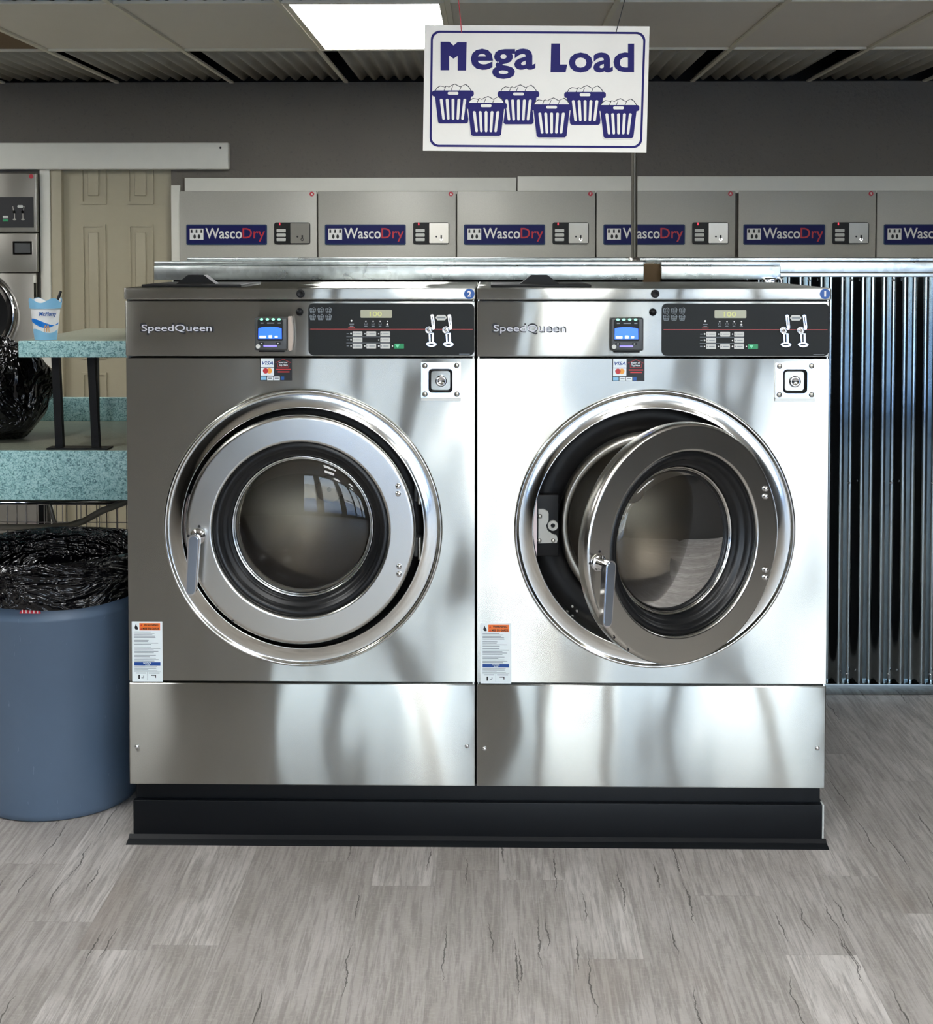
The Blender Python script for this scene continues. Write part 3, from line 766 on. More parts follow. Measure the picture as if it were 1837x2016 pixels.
# ================================================================== WASHERS
xa = F(246, 592)[0]; xb = F(936, 592)[0]                 # front panel edges
DX = 1.0605
zl1 = F(600, 566.5)[1]; zl0 = F(600, 589.5)[1]; zc_1 = F(600, 592.5)[1]; zc_0 = F(600, 701.5)[1]
zf1 = F(600, 704.5)[1]; zf0 = F(600, 1342.5)[1]; zb1 = F(600, 1346)[1]; zb0 = F(600, 1546)[1]
CX, CZ = F(597, 1039); DEP = .84
def washer(num, label):
    t = thing('washing_machine', label, 'washing machine', ((xa+xb)/2, 0, zb0), 'pair of large stainless washers')
    # body shell
    g = G()
    g.box(xa+.004, xa+.008, .004, DEP, zb0, zl0, 'steel'); g.box(xb-.008, xb-.004, .004, DEP, zb0, zl0, 'steel'); g.box(xa+.008, xb-.008, DEP-.004, DEP, zb0, zl0, 'steel')
    g.box(xa+.008, xb-.008, .02, DEP-.004, zb0, zb0+.01, 'steel')
    g.box(xa+.008, xb-.008, .028, .032, zb0+.01, zb1, 'dark'); g.box(xa+.008, xb-.008, .028, .032, zc_0, zl0, 'dark')
    g.build('cabinet', t)
    g = G(); g.box(xa, xb+.001, -.012, DEP, zl0, zl1, 'steel', .004); top = g.build('top_panel', t)
    G().box(xa, xb, 0, .026, zc_0, zc_1, 'steel', .004).build('console_panel', t)
    G().box(xa, xb, 0, .026, zb0, zb1, 'steel', .004).build('lower_panel', t)
    # front panel with round opening
    N = 96; R = .408; circ = []; rect = []
    for i in range(N):
        a = 2*pi*(i+.5)/N; circ.append((CX+R*cos(a), CZ+R*sin(a)))
        dx, dz_ = cos(a), sin(a)
        tx_ = ((xb-.002-CX) if dx > 0 else (xa+.002-CX))/dx if abs(dx) > 1e-6 else 1e9
        tz_ = ((zf1-.002-CZ) if dz_ > 0 else (zf0+.002-CZ))/dz_ if abs(dz_) > 1e-6 else 1e9
        k = min(tx_, tz_); rect.append((CX+dx*k, CZ+dz_*k))
    # snap to corners
    for cxn, czn in ((xa+.002, zf0+.002), (xb-.002, zf0+.002), (xa+.002, zf1-.002), (xb-.002, zf1-.002)):
        j = min(range(N), key=lambda q: (rect[q][0]-cxn)**2+(rect[q][1]-czn)**2); rect[j] = (cxn, czn)
    g = G(); g.ringpr(rect, circ, 0, .024, 'steel')
    fp = g.build('front_panel', t)
    # polished bezel
    g = G(); g.lathe_y(CX, CZ, [(.408, .004), (.421, .000), (.4225, -.006), (.420, -.011), (.4155, -.0125), (.4125, -.009), (.4105, -.0055), (.407, -.0045), (.400, -.0050), (.392, -.0059), (.384, -.0072), (.376, -.0092), (.370, -.0118), (.3672, -.0132), (.3655, -.0125), (.365, -.008), (.366, .10)], 'polished', 120)
    g.build('door_bezel', t)
    # black tub front with recess ring and gasket
    g = G(); g.lathe_y(CX, CZ, [(.372, .10), (.352, .085), (.300, .082), (.290, .098), (.268, .10)], 'black', 96)
    tf = g.build('tub_front', t)
    g = G(); g.lathe_y(CX, CZ, [(.284, .10), (.283, .070), (.274, .060), (.262, .060), (.255, .070), (.253, .11), (.255, .14)], 'dull_steel', 96); g.build('door_seal_ring', t)
    g = G(); g.lathe_y(CX, CZ, [(.255, .14), (.262, .155), (.325, .17), (.335, .20), (.335, .66), (.315, .695), (.0001, .70)], 'drum', 72); dm = g.build('drum', t)
    g = G(); g.lathe_y(CX, CZ, [(.046, .699), (.046, .688), (.0001, .685)], 'hub', 36); g.lathe_y(CX, CZ, [(.008, .685), (.008, .678), (.0001, .676)], 'dull_steel', 12); g.build('hub_plate', dm)
    for q in range(3):
        a = radians(60+120*q); g = G(); rad = Vector((cos(a), sin(a))); tan = Vector((-sin(a), cos(a)))
        def pt(r_, s_): return (CX+rad.x*r_+tan.x*s_, CZ+rad.y*r_+tan.y*s_)
        g.prism([pt(.334, -.035), pt(.29, -.012), pt(.275, 0), pt(.29, .012), pt(.334, .035)], .22, .68, 'drum', True); g.build('drum_lifter', dm)
    # latch block on the hinge-free side
    ux, uz = CX-.349, CZ
    g = G(); g.box(CX-.356, CX-.285, .045, .083, CZ-.095, CZ+.095, 'black', .004); lb_ = g.build('latch_block', t)
    # positions measured on the open machine, brought back by the spacing
    def L(u, v, Y=.04):
        x, z = F(u, v, Y); return x-DX, z
    pts = [L(1060, 1002), L(1070, 1002), L(1078, 1006), L(1080, 1010), L(1080, 1024), L(1075, 1034), L(1078, 1044), L(1086, 1050), L(1096, 1054), L(1098, 1062), L(1096, 1068), L(1060, 1069)]
    g = G(); g.prism(pts, .034, .045, 'btn')
    hx_, hz_ = L(1088.5, 1034); g.ringpr([(hx_+.0155*cos(a), hz_+.0155*sin(a)) for a in [i*pi/10 for i in range(20)]], [(hx_+.007*cos(a), hz_+.007*sin(a)) for a in [i*pi/10 for i in range(20)]], .032, .045, 'btn')
    g.build('latch_plate', lb_)
    for (u, v) in ((1063, 1015), (1062, 1063), (1089, 1063)):
        x, z = L(u, v); g = G(); g.lathe_y(x, z, [(.0062, .034), (.0062, .030), (.004, .028), (.0001, .0285)], 'dull_steel', 12); g.build('screw', lb_)
    ca_ = []; 
    for i in range(13):
        a = pi+radians(-15+30*i/12); ca_.append((CX+.364*cos(a), CZ+.364*sin(a)))
    g = G(); g.prism(ca_+[(CX-.352, CZ-.09), (CX-.352, CZ+.09)], .038, .085, 'brass'); g.build('strike_guard', t)
    for (u, v) in ((1127, 1194), (1136, 1203)):
        x, z = L(u, v, .08); G().lathe_y(x, z, [(.0035, .084), (.0035, .078), (.0001, .077)], 'btn', 10).build('rivet', t)
    # hinge brackets
    for zo in (.105, -.065):
        g = G(); g.box(CX+.334, CX+.3585, .03, .085, CZ+zo-.030, CZ+zo+.030, 'greyplastic', .004); g.tube([(CX+.352, .012, CZ+zo-.034), (CX+.352, .012, CZ+zo+.034)], .006, 'dull_steel', 10); g.build('hinge', t)
    # door
    dxo = -.001; dcx, dcz = CX+dxo-.004, CZ-.001
    g = G()
    g.lathe_y(dcx, dcz, [(.340, .018), (.346, .010), (.3480, .002), (.3485, -.018), (.3475, -.026), (.344, -.0315), (.339, -.0338), (.336, -.034), (.333, -.034), (.274, -.034), (.271, -.034), (.268, -.0325), (.2655, -.028), (.2635, -.020), (.263, .018), (.30, .02), (.340, .018)], 'steel_door', 120)
    door = g.build('door', t)
    g = G(); g.lathe_y(dcx, dcz, [(.2635, -.022), (.256, -.027), (.246, -.024), (.240, -.012), (.236, -.006), (.228, -.006), (.221, .004), (.2175, .022), (.217, .034)], 'gasket', 96)
    g.lathe_y(dcx, dcz, [(.217, .034), (.217, .06), (.262, .06), (.2635, -.022)], 'gasket', 96)
    g.build('door_gasket', door)
    g = G(); g.lathe_y(dcx, dcz, [(.2178, .030), (.2165, .022), (.213, .0205), (.2095, .024), (.209, .032)], 'polished', 96); g.build('glass_ring', door)
    prof = [(.2095, .028)]+[(.2095*cos(a), .028-.030*sin(a)) for a in [i*pi/2/14 for i in range(1, 14)]]+[(.0001, -.002)]
    g = G(); g.lathe_y(dcx, dcz, prof, 'glass', 96); g.build('door_glass', door)
    g = G(); g.lathe_y(dcx, dcz, [(.2095, .055), (.2085, .075), (.203, .11), (.19, .125), (.0001, .13)], 'innerglass', 96); g.build('glass_bowl', door)
    # handle
    hx0, hz0 = F(386, 1060, -.06); ex, ez = F(380, 1157, -.06)
    g = G(); g.lathe_y(hx0, hz0, [(.024, -.033), (.024, -.037), (.020, -.040), (.0135, -.042), (.0135, -.075), (.0001, -.075)], 'chrome', 24)
    w = .0175
    d = Vector((ex-hx0, ez-hz0)).normalized(); nrm = Vector((-d.y, d.x))
    def cap(w, sh=0):
        o = []
        for i in range(13):
            a = pi*i/12; v_ = nrm*cos(a)*w-d*sin(a)*w; o.append((hx0+v_.x, hz0+v_.y))
        for i in range(13):
            a = pi*i/12; v_ = -nrm*cos(a)*w*.92+d*sin(a)*w*.92; o.append((ex+v_.x, ez+v_.y))
        return o
    g.prism(cap(w), -.092, -.073, 'chrome', True); g.prism(cap(w*.74), -.0945, -.092, 'handleface', True)
    hd = g.build('door_handle', door)
    G().prism([(hx0+.026*cos(a), hz0+.026*sin(a)) for a in [radians(30+i*10) for i in range(13)]]+[(hx0+.018*cos(a), hz0+.018*sin(a)) for a in [radians(150-i*10) for i in range(13)]], -.0365, -.034, 'dull_steel').build('handle_scale', door)
    for (u, v) in ((784, 957), (784, 972), (786, 1115), (786, 1130)):
        x, z = F(u, v, -.034); g = G(); g.lathe_y(x, z, [(.0085, -.034), (.0082, -.039), (.0055, -.0425), (.0001, -.0435)], 'chrome', 16); g.build('hinge_bolt', door)
    for (u, v, r) in ((426, 1196, .0035), (458, 1223, .0035), (392, 1036, .004), (371, 1055, .004)):
        x, z = F(u, v, -.034); G().disc(x, z, r, -.0352, -.0338, 'ink', 10).build('small_screw', door)  # black discs stand for holes and small dots in the door face
    # ---- console items
    a, zt = F(607, 597); b, zb = F(934, 700)
    g = G(); g.rrect(a, b, zb, zt, .016, -.002, 0, 'panel', 8)
    y = -.002
    # red line
    p, q = F(611, 648); p2, _ = F(931, 648); g.box(p, p2, y-.0005, y, q-.0009, q+.0009, 'redline')
    # printed basket icons
    for r_ in range(2):
        for c_ in range(3):
            u = 616+c_*15.5; v = 611+r_*13.4
            def P(du, dv): return F(u+du, v+dv)
            o = [P(-6.2, -2.5), P(-4.5, -5), P(-1.5, -3.6), P(2, -6.2), P(5, -4.5), P(6.2, -2.2), P(4.5, 5.8), P(-4.5, 5.8)]
            cxm, czm = P(0, 0); i_ = [(cxm+(x-cxm)*.80, czm+(z-czm)*.80) for x, z in o]
            g.ringpr(o, i_, y-.0005, y, 'greyink')
            for dv in (-1.5, 1.8):
                l1 = P(-5, dv); l2 = P(5, dv); g.box(l1[0], l2[0], y-.0005, y, l1[1]-.0006, l1[1]+.0006, 'greyink')
            for du in (-2, 2):
                l1 = P(du, -3); l2 = P(du*.8, 5.2); g.prism([(l1[0]-.0006, l1[1]), (l1[0]+.0006, l1[1]), (l2[0]+.0006, l2[1]), (l2[0]-.0006, l2[1])], y-.0005, y, 'greyink')
    # indicator dots and separator lines
    for (u, v, r) in ((692.2, 631.5, .0028), (720.5, 632.5, .002), (734.8, 632.5, .002), (748.7, 632.5, .002), (762.8, 632.5, .002), (762.8, 638.5, .003), (691.3, 656.7, .0026), (718.7, 657, .002), (745.7, 657, .002),
                      (691.3, 668.8, .0026), (745.7, 669.2, .002), (691.3, 681.2, .002), (718.5, 681.2, .002), (746, 681.2, .0026), (773, 681.2, .002)):
        p, q = F(u, v); g.disc(p, q, r, y-.0006, y, 'white', 10)
    for (u, v, w, k) in ((692.5, 638, 9, 'greyink'), (692.5, 642, 7, 'greyink'), (692.5, 645.2, 13, 'redline'), (720.5, 642, 6, 'greyink'), (734.6, 642, 6, 'greyink'), (748.5, 642, 5, 'greyink'), (762.8, 642, 6, 'greyink'), (685, 657, 4.5, 'greyink'), (685, 669, 4.5, 'greyink'), (685, 681, 4.5, 'greyink')):
        p, q = F(u-w/2, v); p2, _ = F(u+w/2, v); g.box(p, p2, y-.0005, y, q-.0011, q+.0011, k)
    for u in (720.5, 734.6, 748.5):
        p, q = F(u, 637.3); g.ringpr(rr(p-.004, p+.004, q-.0035, q+.0035, .001, 2), rr(p-.003, p+.003, q-.0022, q+.0028, .001, 2), y-.0005, y, 'greyink')
    for v in (663, 675):
        p, q = F(682, v); p2, _ = F(768, v); g.box(p, p2, y-.0005, y, q-.0006, q+.0006, 'greyink')
    p, q = F(904, 697); p2, _ = F(925, 697); g.box(p, p2, y-.0004, y, q-.0007, q+.0007, 'greyink')
    cp = g.build('control_panel', t)
    a_, z_t = F(710, 610); b_, z_b = F(772, 625.5)
    lc = G().rrect(a_, b_, z_b, z_t, .003, y-.0025, y, 'lcd').build('lcd_display', cp)
    p, q = F(728, 613); p2, q2 = F(752, 623); G().text('100', p, p2, q2, q, y-.0025, 'lcdink', .0004, .01).build('digits', cp)
    for (u, v) in ((704, 657), (731.2, 657), (758.5, 657), (704, 669), (758.5, 669), (704, 681.2), (731.2, 681.2), (758.5, 681.2)):
        p, q = F(u-9.5, v-4.7); p2, q2 = F(u+9.5, v+4.7)
        g = G(); g.rrect(p, p2, q2, q, .0018, y-.002, y, 'btn', 3); m0 = F(u-4, v); m1 = F(u+7, v); g.box(m0[0], m1[0], y-.0023, y-.002, m0[1]-.0012, m0[1]+.0012, 'greyink'); m0 = F(u-7, v); g.disc(m0[0], m0[1], .0018, y-.0023, y-.002, 'greyink', 8)
        g.build('program_button', cp)
    p, q = F(776, 676.5); p2, q2 = F(795.5, 686)
    g = G(); g.rrect(p, p2, q2, q, .0018, y-.002, y, 'greenbtn', 3); m0 = F(778, 678); m1 = F(787, 678); m2 = F(783, 685); g.prism([m0, m1, m2], y-.0024, y-.002, 'led2'); g.build('start_button', cp)
    for du in (0, 33.5):
        g = G()
        def P(u, v): return F(u+du, v)
        # slot arm, ball cup, chute and return cup
        g.prism([P(848, 620), P(851.3, 618.8), P(854.3, 620), P(856.8, 643), P(856, 647.5), P(852, 648.5), P(850.5, 641)], y-.006, y, 'chrome', True)
        g.prism([P(850.7, 622.5), P(852.2, 622.5), P(854, 640), P(852.6, 640)], y-.0068, y-.006, 'ink')
        cx_, cz_ = P(844.5, 649.3); g.lathe_y(cx_, cz_, [(.0115, y), (.0115, y-.006), (.0095, y-.0085), (.0085, y-.006), (.0060, y-.005), (.003, y-.008), (.0001, y-.009)], 'chrome', 20)
        g.prism([P(844, 655.5), P(854, 655.5), P(854.5, 674), P(845.3, 674)], y-.005, y, 'chrome'); g.prism([P(847.2, 657), P(850.4, 657), P(850.8, 673), P(848, 673)], y-.0058, y-.005, 'ink')
        g.prism([P(838.7, 676.5), P(842, 674), P(856, 674), P(860, 676.5), P(858, 680.3), P(852, 682.5), P(847, 682.5), P(842, 680.3)], y-.006, y, 'chrome', True)
        g.prism([P(842, 677), P(846, 675.8), P(853, 675.8), P(856, 677), P(851.5, 679), P(847, 679)], y-.0068, y-.006, 'ink')
        g.build('coin_slot', cp)
    g = G(); g.prism([F(857.3, 625.4), F(861.3, 620), F(876, 620), F(880.3, 625.4), F(876, 630.6), F(861.3, 630.6)], y-.0015, y, 'btn'); m0 = F(861, 625.4); m1 = F(877, 625.4); g.box(m0[0], m1[0], y-.0019, y-.0015, m0[1]-.0018, m0[1]+.0018, 'greyink'); g.build('price_label', cp)
    # badge
    a, zt = F(277, 637); b, zb = F(420, 658)
    g = G(); g.text('SpeedQueen', a-.002, b+.002, zb-.0022, zt+.0022, 0, 'ink', .003, .008); bd = g.build('maker_badge', t)
    G().text('SpeedQueen', a+.004, b-.004, zb+.0035, zt-.003, -.003, 'badge', .0025, .001).build('chrome_lettering', bd)
    # round caps
    p, q = F(592, 578, -.012); G().lathe_y(p, q, [(.0125, -.012), (.0125, -.018), (.008, -.020), (.006, -.017), (.0001, -.017)], 'black', 20).build('lid_lock_plug', t)
    p, q = F(590, 614); G().lathe_y(p, q, [(.0115, 0), (.011, -.005), (.0001, -.006)], 'black', 20).build('console_plug', t)
    # soap box lid on top
    g = G(); z = zl1
    p = F(283, 562, .06)[0]; p2 = F(478, 562, .06)[0]; g.box(p, p2, .03, .40, z, z+.009, 'rubber', .003); sb = g.build('soap_dispenser_lid', t)
    q1 = F(350, 560, .12); q2 = F(424, 560, .12); zt = F(385, 541, .12)[1]
    h = zt-z-.009
    g = G(); pts = [(q1[0]-.002, z+.009), (q1[0]+.026, zt-.006), (q1[0]+.034, zt), (q2[0]-.034, zt), (q2[0]-.026, zt-.006), (q2[0]+.002, z+.009)]
    g.prism(pts, .11, .17, 'rubber'); g.build('raised_handle', sb)
    # card reader
    a, zt = F(501, 625, -.04); b, zb = F(566, 690, -.04)
    g = G(); g.box(a, b, -.042, 0, zb, zt, 'greyplastic', .006); g.box(a+.01, b-.01, -.03, 0, zb-.006, zb+.004, 'black', .002)
    rd = g.build('card_reader', t)
    y = -.042
    def K(u, v): return F(u, v, y)
    g = G(); p, q = K(507, 629); p2, q2 = K(557, 671); g.rrect(p, p2, q2, q, .004, y-.001, y, 'panel', 4); g.build('screen_bezel', rd)
    g = G(); arc = [K(509, 646), K(516, 644.3), K(524, 643.6), K(532, 643.3), K(540, 643.6), K(548, 644.6), K(554.5, 646.5), K(555, 667), K(508.5, 667)]
    g.prism(arc, y-.0018, y-.001, 'screen')
    for (u0, u1, v0, v1) in ((511, 524, 661, 666), (529, 536, 660, 666), (541, 547, 661, 665.5)): p, q = K(u0, v0); p2, q2 = K(u1, v1); g.rrect(p, p2, q2, q, .0012, y-.0022, y-.0018, 'screentext', 2)
    g.build('screen', rd)
    for u in (515, 526.5, 538, 549.5):
        p, q = K(u, 628.8); G().disc(p, q, .0048, y-.002, y-.0005, 'led', 12, .0034).build('status_light', rd)
    g = G()
    for (u0, u1) in ((513, 519), (526, 540), (547, 553)): p, q = K(u0, 635); p2, q2 = K(u1, 637); g.box(p, p2, y-.0016, y-.001, q2, q, 'greyink')
    g.build('printed_caption', rd)
    p, q = K(508, 682); G().disc(p, q, .0065, y-.0012, y, 'btn', 16).build('round_sticker', rd)
    p, q = K(519, 679.5); p2, q2 = K(545, 682.5); G().rrect(p, p2, q2, q, .001, y-.0015, y, 'violet', 2).build('light_strip', rd)
    for (u, s) in ((515, -1), (548, 1)):
        g = G(); p, q = K(u-5, 673.5); p2, q2 = K(u+5, 678.5); g.rrect(p, p2, q2, q, .003, y-.0015, y, 'ink', 4)
        m = K(u-s*1.5, 674.8); m1 = K(u-s*1.5, 677.4); m2 = K(u+s*1.8, 676); g.prism([m, m1, m2], y-.0018, y-.0015, 'white'); g.build('arrow_key', rd)
    # payment sticker
    a, zt = F(512, 705); b, zb = F(575, 749); y = -.0006
    g = G(); g.box(a, b, y, 0, zb, zt, 'ink')
    def B(u0, u1, v0, v1, k, l=1):
        p, q = F(u0, v0); p2, q2 = F(u1, v1); g.box(p, p2, y-.0003*l, y, q2, q, k)
    B(513.5, 539.5, 705.5, 723, 'label'); B(513.5, 539.5, 724, 739.5, 'label')
    p, q = F(516, 711); p2, q2 = F(538, 718); g.text('VISA', p, p2, q2, q, y-.0003, 'notice', .0003, .02, .3)
    for (u, k, l) in ((523, 'stkred', .0003), (530.5, 'yellow', .0002)):
        p, q = F(u, 730); g.disc(p, q, .0082, y-.0003-l, y, k, 20)
    B(513.5, 524.5, 741, 748, 'cupblue'); B(526, 538, 741, 748.5, 'label'); B(539, 551, 741, 748.5, 'label'); B(553, 559.5, 741, 748, 'stkblue')
    B(528, 536, 743.5, 745.8, 'greyink', 2); B(541, 549, 743.5, 745.8, 'greyink', 2)
    pts = [F(558, 706.5), F(573, 714), F(569, 715), F(569, 723), F(546.5, 723), F(546.5, 715), F(542, 714)]
    mx, mz = F(557.8, 716); g.ringpr(pts, [(mx+(x-mx)*.93, mz+(z-mz)*.90) for x, z in pts], y-.0003, y, 'stkred')
    p, q = F(549, 711.5); p2, q2 = F(566.5, 715); g.text('Insert or', p, p2, q2, q, y, 'label', .0003, .02)
    p, q = F(549, 716.5); p2, q2 = F(566.5, 721.5); g.text('Tap Here', p, p2, q2, q, y, 'label', .0003, .02)
    B(544, 572, 726.2, 728.6, 'stkred'); B(547, 570, 731, 733.2, 'stkred')
    g.build('payment_sticker', t)
    # lock plate
    a, zt = F(829, 713, -.012); b, zb = F(907, 783, -.012)
    fo, fi = rr(a, b, zb, zt, .003, 6), None
    xi, zi = F(845.5, 728, -.012); xj, zj = F(889, 771.5, -.012)
    g = G(); g.ringpr(rr(a, b, zb, zt, .002, 6), rr(xi-.003, xj+.003, zj-.003, zi+.003, .012, 6), -.012, 0, 'polished'); g.box(a, b, -.006, 0, zb-.010, zb, 'dull_steel')
    lp = g.build('lock_plate', t)
    g = G(); oo = rr(xi-.003, xj+.003, zj-.003, zi+.003, .012, 6); ii = rr(xi+.012, xj-.012, zj+.012, zi-.012, .005, 6)
    n = len(oo); g.add([(x, -.0125, z) for x, z in oo]+[(x, .012, z) for x, z in ii], [(i, (i+1) % n, n+(i+1) % n, n+i) for i in range(n)]+[tuple(range(n, 2*n))], 'gasket', False); g.build('recess', lp)
    lx, lz = F(868.5, 750, 0)
    g = G(); g.lathe_y(lx, lz, [(.0175, .010), (.0170, -.006), (.0145, -.009), (.010, -.009), (.009, -.006), (.0001, -.006)], 'chrome', 24); g.box(lx-.004, lx+.006, -.0068, -.006, lz-.001, lz+.001, 'ink'); g.build('lock_cylinder', lp)
    for (u, v) in ((836.5, 720), (899, 719.5), (836.5, 776), (899.5, 776)):
        p, q = F(u, v, -.012); g = G(); g.lathe_y(p, q, [(.0085, -.012), (.008, -.0145), (.0055, -.0165), (.0001, -.017)], 'dull_steel', 16); g.build('screw', lp)
    # lower panel screws
    for (u, v) in ((269.5, 1470), (919.5, 1469)):
        p, q = F(u, v); g = G(); g.lathe_y(p, q, [(.0068, 0), (.0062, -.003), (.004, -.0045), (.0001, -.005)], 'chrome', 14); g.build('screw', t)
    # warning label
    a, zt = F(259.5, 1223.5); b, zb = F(320.5, 1342); y = -.0006
    g = G(); g.box(a, b, y, 0, zb, zt, 'label')
    def T(fx0, fx1, fy0, fy1): return a+(b-a)*fx0, a+(b-a)*fx1, zt-(zt-zb)*fy1, zt-(zt-zb)*fy0
    def bar(fx0, fx1, fy0, fy1, k, l=1):
        x0_, x1_, z0_, z1_ = T(fx0, fx1, fy0, fy1); g.box(x0_, x1_, y-.0003*l, y, z0_, z1_, k)
    bar(.25, .93, .025, .145, 'orange')
    x0_, x1_, z0_, z1_ = T(.40, .87, .040, .075); g.text('WARNING', x0_, x1_, z0_, z1_, y-.0003, 'ink', .0003, .03)
    x0_, x1_, z0_, z1_ = T(.36, .90, .098, .135); g.text('MISE EN GARDE', x0_, x1_, z0_, z1_, y-.0003, 'ink', .0003, .03)
    for fy in (.04, .10): 
        x0_, x1_, z0_, z1_ = T(.28, .345, fy, fy+.035); g.prism([(x0_, z0_), (x1_, z0_), ((x0_+x1_)/2, z1_)], y-.0005, y-.0003, 'stkred')
    fl = [(.12, .13), (.09, .105), (.10, .085), (.135, .04), (.16, .075), (.19, .09), (.205, .115), (.19, .135)]
    g.prism([(a+(b-a)*x, zt-(zt-zb)*z_) for x, z_ in fl], y-.0003, y, 'ink')
    random.seed(3); fy = .168; blk = [5, 4, 5, 5]
    for nb in blk:
        for q in range(nb):
            bar(.07, .07+random.uniform(.45, .86), fy, fy+.009, 'greyink'); fy += .0235
        fy += .020
    bar(.07, .93, .675, .735, 'notice')
    x0_, x1_, z0_, z1_ = T(.37, .62, .679, .703); g.text('NOTICE', x0_, x1_, z0_, z1_, y-.0003, 'label', .0003, .02)
    x0_, x1_, z0_, z1_ = T(.42, .58, .710, .732); g.text('AVIS', x0_, x1_, z0_, z1_, y-.0003, 'label', .0003, .02)
    for fy in (.748, .772, .793, .815): bar(.07, random.uniform(.5, .93), fy, fy+.008, 'greyink')
    bar(.06, .94, .835, .838, 'greyink'); bar(.495, .505, .838, .975, 'greyink')
    bar(.13, .45, .85, .862, 'greyink'); bar(.54, .90, .85, .862, 'greyink')
    bar(.20, .25, .885, .955, 'ink'); bar(.30, .37, .93, .942, 'greyink'); bar(.36, .39, .90, .93, 'greyink')
    bar(.62, .78, .885, .900, 'ink'); bar(.75, .78, .90, .935, 'ink')
    g.build('warning_label', t)
    return t, door
M['led2'] = mat('pale_green_print', (120, 220, 170), .4)
M['innerglass'] = glassmat('inner_glass', (.92, .92, .90), 1.12)
w2, door2 = washer(2, 'stainless washer beside the blue trash can, round door closed, sticker number 2')
w1 = copy_tree(w2); w1.location.x += DX
w1['label'] = 'stainless washer with its round door swung open, sticker number 1'
door1 = [c_ for c_ in w1.children if c_.name.startswith('door') and c_.name.split('.')[0] == 'door'][0]
H = Vector((CX+.352, .008, 0)); ang = radians(31)
# the door copy turns about its own hinge line
door1.matrix_basis = Matrix.Translation(H) @ Matrix.Rotation(ang, 4, 'Z') @ Matrix.Translation(-H)
for w_, u, s_, off in ((w2, 924, '2', 0), (w1, 1624.5-0, '1', 0)):
    p, q = F(u, 578.5, -.012)
    st = G().disc(p, q, .0155, -.0128, -.012, 'stkblue', 28).build('number_sticker', w_)
    st.matrix_parent_inverse = Matrix.Translation(-w_.location)
    dgt = G().text(s_, p-(.0055 if s_ == '2' else .0026), p+(.0055 if s_ == '2' else .0026), q-.0085, q+.0085, -.0128, 'white', .0004, .02).build('numeral', st)

# cream card flap beside the reader of the closed machine
rdr = [c_ for c_ in w2.children if c_.name.split('.')[0] == 'card_reader'][0]
p, q = F(567.5, 623, -.03); p2, q2 = F(577, 691, -.03)
g = G(); g.prism([(p, q2+.004), (p+.004, q2), (p2-.004, q2+.002), (p2, q2+.03), (p2-.001, q-.03), (p2-.006, q), (p, q)], -.034, -.004, 'beigeplastic'); g.build('card_flap', rdr)

# plinth
p0 = F(261, 1600)[0]; p1 = F(1620, 1600)[0]
t = thing('equipment_plinth', 'low navy-black vinyl covered base under the two stainless washers', 'plinth', ((p0+p1)/2, .4, 0))
ztop = zb0-.002; zmid = F(900, 1582)[1]
G().box(p0+.004, p1-.002, .03, DEP+.02, 0, ztop, 'plinth', .003).build('base_frame', t)
G().box(p0, p1, .008, .028, .0, zmid, 'plinth', .002).build('front_cove_board', t)
g = G()
prof = [(.008, .022), (-.003, .012), (-.016, .004), (-.022, .0), (.008, .0)]
vs = []; 
for x, sgn in ((p0-.012, -1), (p1+.012, 1)):
    for (y, z) in prof: vs.append((x+(0 if y > 0 else sgn*(-y)*.2), y, z))
n = len(prof); g.add(vs, [tuple(range(n)), tuple(range(2*n-1, n-1, -1))]+[(i, (i+1) % n, n+(i+1) % n, n+i) for i in range(n)], 'plinth')
g.build('cove_toe', t)
G().box(p1+.001, p1+.006, .010, .040, .022, zmid, 'chalk').build('exposed_edge', t)
G().box(p1-.0015, p1+.0045, .04, DEP, .0, zmid, 'plinth').build('side_cove_board', t)

# ================================================================== FOLDING TABLE AND SHELF
YT = .75; TXR = -1.232; TXL = -3.2
zt0 = F(120, 888, YT)[1]; zt1 = F(120, 985, YT)[1]; YTB = 1.66
t = thing('folding_table', 'folding table with thick teal speckled laminate edge beside the washers', 'table', ((TXL+TXR)/2, 1.2, 0))
G().box(TXL, TXR, YT+.02, YTB, zt0-.035, zt0, 'lamtop', .002).build('table_top', t)
G().box(TXL, TXR, YT, YT+.02, zt1, zt0+.001, 'lam', .003).build('front_fascia', t)
zbs = F(180, 783, YTB-.02)[1]
G().box(TXL, TXR, YTB-.02, YTB+.01, zt0, zbs, 'lam', .003).build('backsplash', t)
for x in (TXL+.1, -2.1): 
    for y in (YT+.08, YTB-.1): G().box(x-.025, x+.025, y-.025, y+.025, 0, zt0-.035, 'black').build('leg', t)
G().box(F(88, 1010, YTB-.1)[0]-.02, F(88, 1010, YTB-.1)[0]+.02, YTB-.12, YTB-.08, 0, zt0-.035, 'black').build('leg', t)
zs1 = F(120, 672, YT)[1]; zs0 = F(120, 704, YT)[1]; sxl = F(36, 688, YT)[0]
t = thing('raised_shelf', 'raised shelf with speckled teal edge on slim black posts above the folding table', 'shelf', ((sxl+TXR)/2, 1.2, zt0))
G().box(sxl, TXR, YT+.018, YTB-.06, zs1-.03, zs1, 'lamtop', .002).build('shelf_top', t)
G().box(sxl, TXR, YT, YT+.018, zs0, zs1+.001, 'lam', .003).build('shelf_fascia', t)
